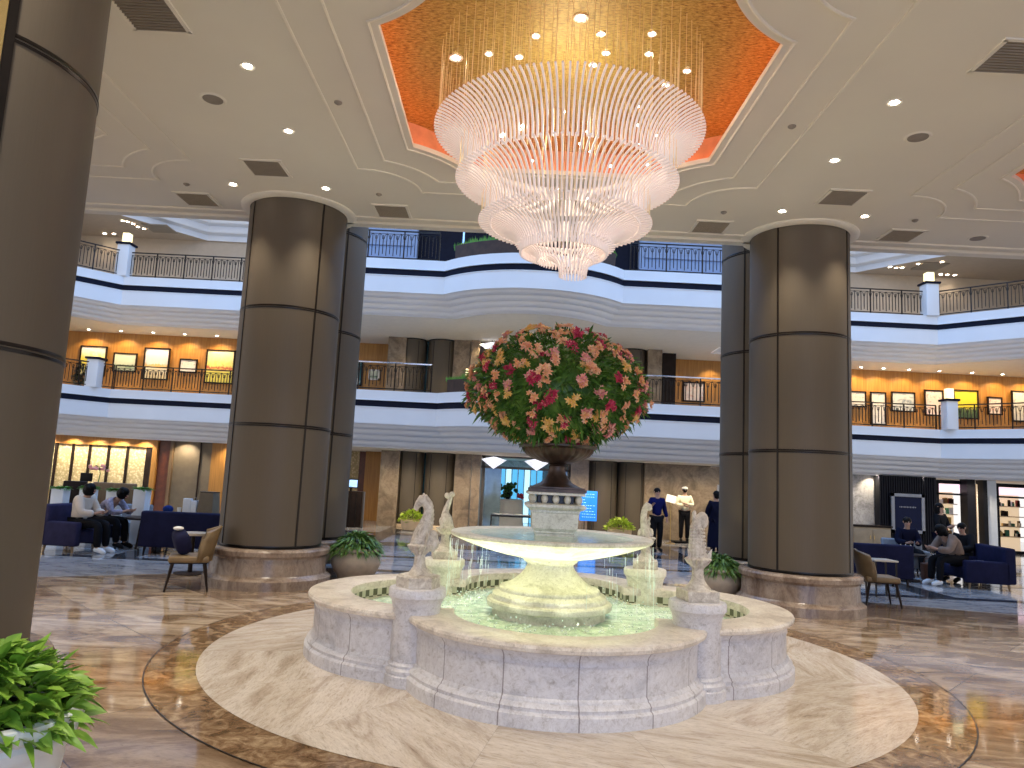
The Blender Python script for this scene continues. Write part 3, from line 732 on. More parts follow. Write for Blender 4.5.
# marble panel ledge + cabinet
a, z = at(868, 527, 23.6)
t = thing('sideboard', (a, 23.6, 0), 0, 'tan sideboard with pale top below the grey marble panel', 'cabinet')
MB().box((0, 0, .38), (1.2, .5, .76), bev=.01).build('body', 'cabinet_tan', t); MB().box((0, 0, .80), (1.3, .56, .05)).build('top', 'dark_wood', t)
for sx in (-.3, .3): dr = MB().box((sx, -.26, .4), (.54, .02, .6), bev=.005).build('door', 'cabinet_tan', t); MB().box((sx*.2, -.28, .45), (.02, .02, .12)).build('handle', 'brass', dr)
# =============================================================== FOUNTAIN
LF, LS, RW = .93, 1.085, 1.235
LOBES = [((0, -LF), -pi/2), ((LS, 0), 0), ((0, LF), pi/2), ((-LS, 0), pi)]
def notch(i, Rr):      # angles on lobe i at which it meets its neighbours
    c = Vector(LOBES[i][0]); a0 = LOBES[i][1]; out = []
    for j in ((i-1) % 4, (i+1) % 4):
        d = Vector(LOBES[j][0]); mid = (c+d)/2; dd = (d-c); hgt = sqrt(Rr*Rr-dd.length_squared/4); pr = Vector((-dd.y, dd.x)).normalized()
        p = mid+pr*hgt if (mid+pr*hgt).length > (mid-pr*hgt).length else mid-pr*hgt
        a = atan2(p.y-c.y, p.x-c.x)-a0
        while a > pi: a -= 2*pi
        while a < -pi: a += 2*pi
        out.append(a)
    return out
def outline(off, n=240):
    Rr = RW+off; P = []; m_ = n//4
    for i in range(4):
        c, a0 = LOBES[i]; lo, hi = notch(i, Rr); L0, H0 = notch(i, RW+.09) 
        L1, H1 = notch(i, RW-.34); L0 = min(L0, L1)-.01; H0 = max(H0, H1)+.01
        for k in range(m_):
            a = max(lo, min(hi, L0+(H0-L0)*k/(m_-1))); P.append((CX+c[0]+Rr*cos(a0+a), CY+c[1]+Rr*sin(a0+a)))
    return P
def ringsweep(mb, prof, n=240):
    vs = []; uv = []; us = []; m_ = n//4
    for i in range(4):
        L0, H0 = notch(i, RW+.09); L1, H1 = notch(i, RW-.34); L0 = min(L0, L1)-.01; H0 = max(H0, H1)+.01
        us += [RW*(L0+(H0-L0)*k/(m_-1))+.45+9.35*i for k in range(m_)]
    for k, (off, z) in enumerate(prof):
        vs += [(x, y, z) for x, y in outline(off, n)]; uv += [(u, z) for u in us]
    mb.add(vs, [(k*n+i, k*n+(i+1) % n, (k+1)*n+(i+1) % n, (k+1)*n+i) for k in range(len(prof)-1) for i in range(n)], uv)
ft = thing('fountain', (0, 0, 0), 0, 'large white marble fountain with clover shaped basin and raised bowl', 'fountain')
m = MB(); ringsweep(m, [(.075, .006), (.075, .10), (.065, .112), (.05, .118), (.05, .135), (.055, .145), (.04, .165), (.02, .175), (.015, .19), (0, .205), (0, .425), (.008, .428), (.008, .44), (.004, .455), (.012, .48), (.035, .51), (.055, .522)])
m.build('basin_wall', 'white_marble', ft)
m = MB(); ringsweep(m, [(.055, .522), (.07, .53), (.075, .555), (.065, .575), (.04, .582), (-.30, .582), (-.335, .575), (-.34, .555), (-.34, .50), (-.31, .495)])
m.build('coping', 'rim_marble', ft)
m = MB(); ringsweep(m, [(-.31, .5), (-.31, .41)]); m.build('mosaic_band', 'mosaic', ft)
m = MB(); ringsweep(m, [(-.31, .41), (-.33, .40), (-.33, .1)]); m.build('inner_wall', 'stone_cream', ft)
# drum, neck, bowl
def lathe_at(prof, n, nm, mt, x=CX, y=CY, **k): return MB().lathe(prof, n, **k).build(nm, mt, ft, loc=(x, y, 0))
lathe_at([(.57, .1), (.57, .475), (.60, .48), (.625, .49), (.63, .505), (.63, .54), (.615, .555), (.585, .56), (.575, .575), (.575, .605), (.56, .622), (.53, .63), (.515, .64), (.51, .665), (.495, .68), (.46, .69), (.41, .71), (.35, .75), (.295, .80), (.255, .85), (.235, .89), (.235, .905), (.25, .915), (.255, .93)], 64, 'base_drum', 'stone_cream')
lathe_at([(.27, .93), (.28, .95), (.34, .97), (.50, 1.0), (.72, 1.055), (.90, 1.115), (.985, 1.15), (1.02, 1.165), (1.03, 1.185), (1.02, 1.2), (1.0, 1.205), (.97, 1.20), (.7, 1.185), (.3, 1.18), (.01, 1.18)], 96, 'bowl', 'stone_cream')
stuff(MB().lathe([(.93, 1.192), (.0001, 1.194)], 64, cap=False).build('bowl_water', 'pool_water', ft, loc=(CX, CY, 0)))
# square marble block holding the urn
m = MB()
def sq(m, lv):
    for i in range(len(lv)-1):
        (w0, z0), (w1, z1) = lv[i], lv[i+1]
        m.add([(-w0, -w0, z0), (w0, -w0, z0), (w0, w0, z0), (-w0, w0, z0), (-w1, -w1, z1), (w1, -w1, z1), (w1, w1, z1), (-w1, w1, z1)], [(0, 1, 5, 4), (1, 2, 6, 5), (2, 3, 7, 6), (3, 0, 4, 7), (3, 2, 1, 0), (4, 5, 6, 7)])
sq(m, [(.185, 1.18), (.185, 1.215), (.20, 1.225), (.20, 1.24), (.225, 1.27), (.235, 1.42), (.245, 1.43), (.245, 1.45), (.28, 1.465), (.30, 1.48), (.30, 1.505), (.27, 1.515), (.20, 1.52)])
sq(m, [(.28, 1.60), (.29, 1.605), (.29, 1.625), (.28, 1.63)])
m.build('urn_block', 'stone_cream', ft, loc=(CX+.015, CY, 0), smooth=False)
m = MB().box((0, 0, 1.56), (.36, .36, .09)); m.build('block_core', 'dark_metal', ft, loc=(CX+.015, CY, 0), smooth=False)
for i in range(5):
    for j in range(5):
        if i in (0, 4) or j in (0, 4): MB().ball((CX+.015-.23+.115*i, CY-.23+.115*j, 1.56), (.036, .036, .045), 12, 8).build('ball_foot', 'stone_cream', ft)
# pedestals
PED = [(-1.20, -1.16), (1.20, -1.16), (-1.17, 1.08), (1.17, 1.08)]
for i, (dx, dy) in enumerate(PED):
    m = MB().lathe([(.25, .006), (.25, .09), (.235, .1), (.24, .12), (.24, .135), (.215, .155), (.22, .175), (.195, .195), (.20, .21), (.20, .56), (.205, .62), (.215, .67), (.23, .70), (.245, .715), (.245, .77), (.235, .785), (.22, .79)], 36)
    m.build('pedestal', 'plain_marble' if dy < 0 else 'stone_cream', ft, loc=(CX+dx, CY+dy, 0))
# water
P = outline(-.325, 240)
bm = bmesh.new(); cv = bm.verts.new((CX, CY, .40)); vv = [bm.verts.new((x, y, .40)) for x, y in P]
for i in range(240): bm.faces.new((cv, vv[i], vv[(i+1) % 240]))
bmesh.ops.subdivide_edges(bm, edges=bm.edges[:], cuts=5, use_grid_fill=True)
from mathutils import noise as mn
for v in bm.verts:
    d = hypot(v.co.x-CX, v.co.y-CY); am = .016 if d < 1.9 else .008
    v.co.z += am*mn.noise(Vector((v.co.x*9, v.co.y*9, 0)))+am*.7*mn.noise(Vector((v.co.x*22, v.co.y*22, 3)))
me = bpy.data.meshes.new('fountain_water'); bm.to_mesh(me); bm.free(); me.materials.append(MATS['pool_water'])
me.polygons.foreach_set('use_smooth', [True]*len(me.polygons))
o = bpy.data.objects.new('fountain_water', me); col.objects.link(o); tag(o, 'rippling pale green water filling the fountain basin', 'water', kind='stuff')
# falling streams + splashes
m = MB(); random.seed(11)
for i in range(62):
    a = random.uniform(0, 2*pi); r = 1.03+random.uniform(-.01, .015); z = 1.17
    x, y = CX+r*cos(a), CY+r*sin(a)
    segs = random.randint(2, 4)
    for k in range(segs):
        z0 = random.uniform(.62, 1.15); L = random.uniform(.03, .16); z1 = max(.42, z0-L)
        rr = (1.17-z0)*.03
        m.tube([(x+rr*cos(a), y+rr*sin(a), z0), (x+rr*1.2*cos(a), y+rr*1.2*sin(a), z1)], random.uniform(.001, .0025), 4)
for i in range(650):
    a = random.uniform(0, 2*pi); r = random.gauss(1.12, .16); z = .41+abs(random.gauss(0, .05))
    m.ball((CX+r*cos(a), CY+r*sin(a), z), random.uniform(.004, .011), 5, 4)
o = m.build('water_streams', 'water_white'); tag(o, 'thin streams and droplets falling from the raised fountain bowl', 'water', kind='stuff')
# statues -----------------------------------------------------------
def statue(x, y, z, rz, kind, label):
    t = thing('sea_creature_statue', (x, y, z), rz, label, 'statue', 'carved statues around the fountain')
    if kind == 0: MB().lathe([(.19, 0), (.19, .085), (.175, .10)], 6, a0=R(30)).build('plinth', 'statue_stone', t, smooth=False)
    else: MB().box((0, 0, .045), (.28, .28, .09), bev=.006).build('plinth', 'statue_stone', t)
    m = MB(); m.lathe([(.12, .09), (.11, .105), (.08, .135), (.058, .17), (.05, .21), (.048, .27), (.058, .31)], 8 if kind in (0, 3) else 14, a0=.2)
    # shell / leaf ruff
    m.lathe([(.045, .27), (.08, .31), (.10, .345), (.08, .36), (.06, .35)], 28, flute=.18, nf=14, cap=False)
    m.build('foot', 'statue_stone', t)
    b = MB()
    if kind == 0:      # sea horse, muzzle down in front
        b.tube([(0, -.01, .30), (0, -.02, .36), (0, .0, .43), (0, .035, .50), (0, .065, .57), (0, .075, .63), (0, .06, .69), (0, .015, .728), (0, -.035, .725), (0, -.07, .69), (0, -.095, .645)], [.10, .11, .10, .085, .07, .062, .06, .058, .05, .038, .028], 14)
        b.ball((.0, .14, .42), (.05, .07, .06)); b.ball((0, .17, .36), (.05, .06, .05)); b.tube([(0, .08, .36), (0, .16, .33), (0, .2, .38), (0, .17, .43)], [.05, .045, .035, .02], 8)
        b.ball((0, .0, .745), (.04, .06, .03)); b.ball((.035, .0, .765), (.014, .014, .03)); b.ball((-.035, .0, .765), (.014, .014, .03))
        for k in range(7): b.ball((0, .11+.012*k-.002*k*k, .47+.035*k), (.012, .022, .022), 6, 5)
        for k in range(7):
            for q in range(5):
                a = -pi/2+(q-2)*.5; r = .1-.006*k; b.ball((r*cos(a), -.01+.012*k+r*sin(a), .36+.034*k), (.022, .014, .016), 6, 4)
        for s in (-1, 1): b.add([(s*.08, .03, .40), (s*.16, .06, .47), (s*.17, .05, .40), (s*.13, .04, .34), (s*.08, .03, .34)], [(0, 1, 2, 3, 4)]); b.ball((s*.045, -.085, .705), .012, 6, 4)
    elif kind == 1:    # rearing dolphin with raised tail and flukes
        b.tube([(0, -.02, .30), (.02, -.05, .36), (.0, -.03, .44), (-.02, .0, .50), (-.01, .01, .56), (.02, .01, .62), (.05, .0, .68), (.055, 0, .71)], [.07, .11, .10, .07, .05, .042, .036, .03], 14)
        b.ball((.07, 0, .735), (.05, .03, .035)); b.ball((-.01, 0, .72), (.045, .03, .035)); b.ball((.03, 0, .70), (.05, .03, .03))
        b.ball((.05, -.1, .34), (.06, .06, .05)); b.ball((-.06, -.08, .36), (.055, .05, .06)); b.ball((.06, -.02, .42), (.05, .06, .05)); b.ball((-.08, .0, .42), (.04, .06, .05))
        for k in range(5): b.ball((-.06+.03*k, -.11, .40+.02*(k % 2)), .02, 6, 5)
    elif kind == 2:    # fish body upright, curled head to the right
        b.tube([(0, 0, .30), (-.01, 0, .38), (-.02, 0, .46), (-.03, 0, .54), (-.03, 0, .61), (-.01, 0, .665), (.035, 0, .69), (.07, 0, .675), (.085, 0, .64)], [.09, .105, .10, .085, .072, .062, .056, .046, .036], 14)
        b.ball((.045, 0, .675), (.08, .07, .075)); b.ball((-.06, 0, .70), (.03, .03, .06)); b.ball((-.05, .0, .725), (.018, .02, .035))
        for k in range(9):
            for q in range(7):
                a = -pi/2+(q-3)*.42; r = .1-.002*k; b.ball((-.01-.002*k+r*cos(a), r*sin(a), .36+.03*k), (.02, .012, .013), 6, 4)
        for s in (-1, 1): b.add([(s*.07, -.03, .36), (s*.16, -.05, .44), (s*.15, -.05, .36), (s*.1, -.04, .31)], [(0, 1, 2, 3)])
    else:              # slender sea bird like figure
        b.tube([(0, 0, .28), (0, 0, .36), (-.01, 0, .44), (-.035, 0, .52), (-.045, 0, .60), (-.03, 0, .67), (.01, 0, .715), (.055, 0, .70), (.075, 0, .665)], [.07, .095, .085, .065, .056, .052, .05, .04, .028], 14)
        b.ball((.02, 0, .70), (.055, .048, .045)); b.ball((.075, .0, .40), (.05, .05, .06)); b.ball((-.09, 0, .38), (.05, .06, .07))
        for k in range(6): b.ball((.04+.012*(k % 2), -.03, .42+.03*k), .02, 6, 5)
    b.v = [(x_*.70, y_*.70, z_) for x_, y_, z_ in b.v]
    b.build('figure', 'statue_stone', t)
statue(CX-1.20, CY-1.16, .79, R(-78), 0, 'carved sea horse statue on the front left fountain pedestal')
statue(CX+1.20, CY-1.16, .79, R(8), 2, 'carved scaly sea creature statue on the front right fountain pedestal')
statue(CX-1.17, CY+1.08, .79, R(10), 1, 'carved dolphin statue with raised tail on the rear left fountain pedestal')
statue(CX+1.17, CY+1.08, .79, R(-10), 3, 'slender carved statue on the rear right fountain pedestal')
# urn ---------------------------------------------------------------
t = thing('urn', (CX+.03, CY, 1.632), 0, 'dark bronze footed urn on the marble block above the fountain bowl', 'urn')
m = MB(); sq(m, [(.285, 0), (.285, .03), (.27, .035), (.27, .05), (.2, .055)]); m.build('base_slab', 'urn_bronze', t, smooth=False)
MB().lathe([(.25, .05), (.235, .06), (.17, .09), (.125, .13), (.095, .18), (.085, .23), (.09, .26), (.075, .275), (.1, .285), (.085, .295)], 32).build('stem', 'urn_bronze', t)
MB().lathe([(.08, .29), (.15, .30), (.24, .33), (.31, .37), (.345, .41), (.355, .44)], 96, flute=.06, nf=28, cap=False).build('bowl', 'urn_bronze', t)
MB().lathe([(.33, .435), (.39, .445), (.41, .46), (.41, .475), (.37, .48), (.3, .43)], 48, cap=False).build('rim', 'urn_bronze', t)
# flower arrangement ------------------------------------------------
def leaf(m, p, d, L, w, roll=0, bend=.3, mi=0, seg=3, fold=.25):
    d = d.normalized(); up = Vector((0, 0, 1)); s = d.cross(up)
    if s.length < .05: s = Vector((1, 0, 0))
    s.normalize(); s = Matrix.Rotation(roll, 3, d) @ s; nn = s.cross(d).normalized()
    vs = []; pr = [.35, 1, .72, 0] if seg == 3 else [.3, .9, 1, .6, 0]
    for i in range(seg+1):
        u = i/seg; c = p+d*L*u-Vector((0, 0, 1))*bend*L*u*u; ww = w*pr[i]/2
        if i == seg: vs.append(c)
        else: vs += [c-s*ww+nn*ww*fold, c-nn*ww*fold*.3, c+s*ww+nn*ww*fold]
    fs = []
    for i in range(seg-1):
        a = 3*i; fs += [(a, a+1, a+4, a+3), (a+1, a+2, a+5, a+4)]
    a = 3*(seg-1); fs += [(a, a+1, a+3), (a+1, a+2, a+3)]
    m.add(vs, fs, mi=mi)
FC = Vector((CX+.0, CY, 2.64)); FRx, FRz = .91, .665
def fpos(th, ph, k=1):
    z = sin(ph); r = cos(ph)
    rx = FRx*(1 if z > -.25 else 1-.35*(-z-.25)); zz = FRz*(z if z > 0 else z*.85)
    return FC+Vector((r*cos(th)*rx*k, r*sin(th)*rx*k, zz*k))
fa = thing('flower_arrangement', FC, 0, 'huge round arrangement of pink, orange and yellow lilies with green leaves', 'flowers')
random.seed(21)
m = MB()
m.ball((0, 0, 0), (FRx*.80, FRx*.80, FRz*.78), 24, 14)
for i in range(5200):
    th = random.uniform(0, 2*pi); ph = math.asin(random.uniform(-.97, 1)); k = random.uniform(.76, 1.0)
    p = fpos(th, ph, k)-FC; d = p.normalized()+Vector((random.gauss(0, .5), random.gauss(0, .5), random.gauss(-.1, .5)))
    leaf(m, p, d, random.uniform(.06, .15), random.uniform(.018, .034), random.uniform(0, 6), random.uniform(0, .4), seg=3)
for i in range(500):
    th = random.uniform(0, 2*pi); ph = random.uniform(-1.25, -.5); p = fpos(th, ph, random.uniform(.82, .95))-FC
    leaf(m, p, Vector((cos(th), sin(th), random.uniform(-1.0, .5))), random.uniform(.07, .16), random.uniform(.025, .045), random.uniform(-1, 1), .3)
m.build('foliage', 'leaf_flower', fa)
def cluster(mt, seed, size):
    random.seed(seed); m = MB()
    for b in range(random.randint(5, 8)):
        c = Vector((random.uniform(-1, 1), random.uniform(-1, 1), random.uniform(-.2, .5)))*.045*size
        ax = (c*8+Vector((0, 0, 1))+Vector((random.gauss(0, .3), random.gauss(0, .3), 0))).normalized()
        t1 = ax.orthogonal().normalized(); t2 = ax.cross(t1)
        for k in range(6):
            a = k*pi/3+random.uniform(-.2, .2); d = (t1*cos(a)+t2*sin(a))*1.0+ax*random.uniform(.25, .8)
            leaf(m, c, d, random.uniform(.038, .058)*size, .024*size, random.uniform(-.4, .4), .15, mi=0, seg=3, fold=.5)
        m.ball(c+ax*.02, .006, 5, 4, mi=1)
    return m
CL = []
for k, (mt, c2) in enumerate((('petal_pink', 'petal_rose'), ('petal_peach', 'petal_yellow'), ('petal_yellow', 'petal_peach'), ('petal_pink', 'petal_pink'), ('petal_peach', 'petal_rose'), ('petal_rose', 'petal_yellow'), ('petal_peach', 'petal_yellow'))):
    mm = cluster(mt, 100+k, random.uniform(.78, .92)); o = mm.build('blossom', [mt, c2], fa); CL.append(o)
random.seed(33)
N = 340; pts = []
for i in range(N):
    ph = math.asin(max(-.93, min(.98, -1+2*(i+.5)/N))); th = i*2.39996+random.uniform(-.25, .25); pts.append((th, ph+random.uniform(-.08, .08)))
front = sorted(pts, key=lambda q: sin(q[0])*cos(q[1])-.25*sin(q[1]))
import itertools
restv = MB(); used = 0
for i, (th, ph) in enumerate(front):
    if ph < -1.15: continue
    p = fpos(th, ph, random.uniform(.97, 1.07))-FC; d = p.normalized()
    q = d.to_track_quat('Z', 'Y').to_matrix().to_4x4() @ Matrix.Rotation(random.uniform(0, 6), 4, 'Z')
    w = random.choices(range(7), (15, 26, 22, 10, 16, 12, 20))[0]
    if i < 99:
        if used < 7 and False: pass
        o = CL[w].copy(); col.objects.link(o); o.parent = fa; o.matrix_local = Matrix.Translation(p) @ q; o.scale = (1, 1, 1)
        o.scale = (random.uniform(.85, 1.2),)*3
    else:
        src = CL[w].data; M = Matrix.Translation(p) @ q
        off = len(restv.v); restv.v += [tuple(M @ v.co) for v in src.vertices]
        base = {0: 0, 1: 1, 2: 2, 3: 0, 4: 1, 5: 3, 6: 1}[w]
        for pl in src.polygons: restv.f.append([off+k for k in pl.vertices]); restv.mi.append(base)
for o in CL: bpy.data.objects.remove(o)
stuff(restv.build('blossom_mass', ['petal_pink', 'petal_peach', 'petal_yellow', 'petal_rose'], fa))
# ================================================================== CHANDELIER
ch = thing('chandelier', (CX+.0, CY-.03, 5.3), 0, 'huge tiered chandelier of curved white glass rods hanging over the fountain', 'chandelier')
TI = [(1.46, 1.06, 5.47, 4.97, 138, 0, 0), (1.20, .80, 4.93, 4.44, 112, 0, 0), (.93, .46, 4.48, 4.14, 90, .0, 0), (.53, .30, 4.23, 4.06, 48, .02, 0), (.28, .14, 4.12, 3.90, 24, .11, 0)]
rodme = []
for (ro, ri, zt, zb, n, ox, oy) in TI:
    pts = []; rad = []
    for k in range(11):
        th = k/10*R(84); u = ((1-cos(th))/(1-cos(R(84))))**1.15; w = sin(th)/sin(R(84))
        pts.append((ri+(ro-ri)*u, 0, zb+(zt-zb)*w-5.3)); rad.append(.0128 if ro > .6 else .009)
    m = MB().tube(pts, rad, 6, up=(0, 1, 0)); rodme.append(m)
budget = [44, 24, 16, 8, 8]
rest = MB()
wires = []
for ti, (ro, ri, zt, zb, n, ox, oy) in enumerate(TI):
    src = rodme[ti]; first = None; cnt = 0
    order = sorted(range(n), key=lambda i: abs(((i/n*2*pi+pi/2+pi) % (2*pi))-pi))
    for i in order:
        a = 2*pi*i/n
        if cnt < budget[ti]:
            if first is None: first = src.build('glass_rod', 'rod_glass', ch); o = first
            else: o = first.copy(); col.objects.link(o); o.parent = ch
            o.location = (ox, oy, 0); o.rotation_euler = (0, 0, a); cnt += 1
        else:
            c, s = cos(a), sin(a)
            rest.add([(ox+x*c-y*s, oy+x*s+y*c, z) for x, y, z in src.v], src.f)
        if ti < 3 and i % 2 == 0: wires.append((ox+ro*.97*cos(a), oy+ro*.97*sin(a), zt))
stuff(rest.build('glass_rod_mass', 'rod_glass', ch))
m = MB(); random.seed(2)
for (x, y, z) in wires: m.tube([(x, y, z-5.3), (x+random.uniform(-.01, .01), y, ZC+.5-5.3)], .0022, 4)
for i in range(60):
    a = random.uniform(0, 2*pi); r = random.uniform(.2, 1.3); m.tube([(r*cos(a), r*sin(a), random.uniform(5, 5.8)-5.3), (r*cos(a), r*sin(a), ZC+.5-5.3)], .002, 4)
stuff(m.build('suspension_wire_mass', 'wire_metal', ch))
for i in range(22):
    a = i*2.4; r = random.uniform(.4, 1.2); MB().ball((r*cos(a), r*sin(a), random.uniform(5.0, 5.65)-5.3), .013, 8, 6).build('bulb', 'spark_glow', ch)
for i, (px, py) in enumerate(((456, 58), (489, 54), (519, 57), (581, 18), (601, 34), (652, 34), (687, 71), (649, 54), (536, 36), (593, 65), (666, 85), (606, 53))):
    x, y = atz(px, py, ZC+.49)
    downlight(x, y, ZC+.495, 0, 'small bright downlight in the gold ceiling recess, number %d from a circle over the chandelier' % (i+1) if False else 'small bright downlight in the gold recess above the chandelier', .032 if i not in (0, 3) else .05, group='downlights in the gold ceiling recess')
# ================================================================== CEILING FITTINGS
DL = [(-2.9, 7.1, 'left of the gold recess, nearest the camera'), (-2.9, 8.53, 'left of the gold recess, nearer the left column'), (-4.26, 10.34, 'just left of the left column top'), (-2.88, 10.32, 'just right of the left column top'),
      (3.86, 7.19, 'right of the gold recess, nearest the camera'), (3.86, 8.6, 'right of the gold recess, nearer the right column'), (3.86, 10.34, 'just left of the right column top'), (5.1, 10.38, 'just right of the right column top')]
for x, y, s in DL: downlight(x, y, ZC, 130 if y > 10 else 300, 'round recessed ceiling downlight '+s, .05, R(84), (1, .88, .70), 'main ceiling downlights', blend=.8)
for i, (x, y) in enumerate(((-2.9, 3.2), (3.86, 3.2), (0.48, 2.2), (0.48, 11.0), (-9, 8.5), (10, 8.5), (-9, 4), (10, 4))):  # added spots without fittings, lighting the hall beyond the visible downlights
    l = bpy.data.lights.new('room_lamp', 'SPOT'); l.energy = 430; l.color = (1, .90, .74); l.spot_size = R(120); l.spot_blend = .9; l.shadow_soft_size = .15
    o = bpy.data.objects.new('room_lamp', l); col.objects.link(o); o.location = (x, y, ZC-.03)
def vent(x, y, label, s=.52):
    t = thing('ceiling_vent', (x, y, ZC), 0, label, 'air vent', 'square ceiling air vents')
    m = MB(); 
    for c, d in (((0, s/2, -.008), (s+.05, .04, .02)), ((0, -s/2, -.008), (s+.05, .04, .02)), ((s/2, 0, -.008), (.04, s, .02)), ((-s/2, 0, -.008), (.04, s, .02))): m.box(c, d)
    m.build('frame', 'ceiling_trim', t, smooth=False)
    g = MB().box((0, 0, -.003), (s, s, .006))
    for k in range(12): g.box((0, -s/2+s*(k+.5)/12, -.012), (s-.03, .012, .014), rx=.5)
    g.build('grille', 'vent_grey', t, smooth=False)
for x, y, s in ((-3.52, 6.29, 'at the top left of the picture beside the big column'), (4.52, 6.3, 'at the top right edge of the picture'), (-3.55, 9.68, 'in front of the left column'), (4.47, 9.72, 'in front of the right column'), (-5.07, 11.02, 'left of the left column near the ceiling edge'), (-2.03, 11.13, 'right of the left column near the ceiling edge'), (3.02, 11.13, 'left of the right column near the ceiling edge'), (6.02, 11.1, 'right of the right column near the ceiling edge')):
    vent(x, y, 'square grey ceiling vent '+s)
for x, y, s in ((-3.55, 7.83, 'left of the gold recess'), (4.51, 7.91, 'right of the gold recess'), (7.21, 11.06, 'near the far right ceiling edge')):
    t = thing('ceiling_speaker', (x, y, ZC), 0, 'round grey ceiling speaker '+s, 'speaker', 'round ceiling speakers')
    MB().lathe([(.09, -.004), (.13, -.012), (.15, 0)], 28, cap=False).build('rim', 'ceiling_trim', t); MB().lathe([(.115, -.002), (.11, -.012), (.0001, -.016)], 28).build('grille', 'speaker_grey', t)
for x, y, s in ((-2.11, 7.76, 'beside the left moulding'), (3.02, 7.8, 'beside the right moulding'), (-4.98, 10.42, 'left of the left column'), (-2.12, 10.45, 'right of the left column'), (3.04, 10.49, 'left of the right column'), (5.88, 10.44, 'right of the right column')):
    t = tag(MB().lathe([(.045, 0), (.045, -.012), (.02, -.03), (.0001, -.032)], 16).build('smoke_detector', 'speaker_grey', loc=(x, y, ZC-.001)), 'tiny grey ceiling sensor '+s, 'sensor', 'ceiling sensors')
# background soffit lights (ground floor and lower gallery, centre)
for i, (px, py, zz) in enumerate(((506, 328, 6.29), (482, 339, 6.29), (530, 325, 6.29), (610, 337, 6.29), (662, 339, 6.29), (404, 333, 6.29), (464, 333, 6.29), (674, 356, 6.29), (709, 361, 6.29))):
    x, y = atz(px, py, zz); y = min(y, 25.5)
    downlight(x, y, zz, 60 if i % 2 == 0 else 30, 'small warm downlight in the soffit above the lower balcony', .05, 1.9, (1, .8, .5), 'soffit downlights over the lower balcony')
for i, x in enumerate((-15.6, -14.7, -13.9, -13.1, -12.3, -10.9, -9.3, -7.7, -4.6, -3.2, -2.0, -.8, .5, 1.8, 3.1, 4.4, 5.7, 7.0, 9.2, 10.7, 12.2, 13.7, 15.2)):  # lamps added to brighten the rear ground floor and lounge panels
    yy = 24.5 if x < -6.6 else 24.2 if x > 7.5 else 22.6
    if x > 14: yy = 23.6
    downlight(x, yy, 2.475, 90 if yy > 23 else 105, 'small warm downlight in the soffit above the ground floor', .045, 2.0, (1, .85, .64), 'ground floor soffit downlights', tilt=(.42, 0, 0))
for i, (px, py) in enumerate(((123, 221), (128, 222), (133, 224), (138, 227), (144, 229), (150, 229), (112, 238), (117, 236), (890, 267), (896, 268), (902, 268), (918, 264), (942, 262), (945, 276), (940, 275), (949, 278))):
    x, y = atz(px, py, 10.08); y = min(y, 26.5)
    downlight(x, y, 10.09, 18 if i % 3 == 0 else 0, 'small downlight in the upper balcony ceiling at far '+('left' if px < 500 else 'right'), .06, 2.2, (1, .82, .6), 'downlights in the upper balcony ceiling')
for px, py, s in ((160, 228, 'left'), (930, 266, 'right')):
    x, y = atz(px, py, 10.1); t = tag(MB().box((0, 0, 0), (.9, .9, .03)).build('ceiling_vent', 'vent_grey', smooth=False, loc=(x, min(y, 26), 10.08)), 'square vent in the upper balcony ceiling at far '+s, 'air vent', 'vents upper balcony')
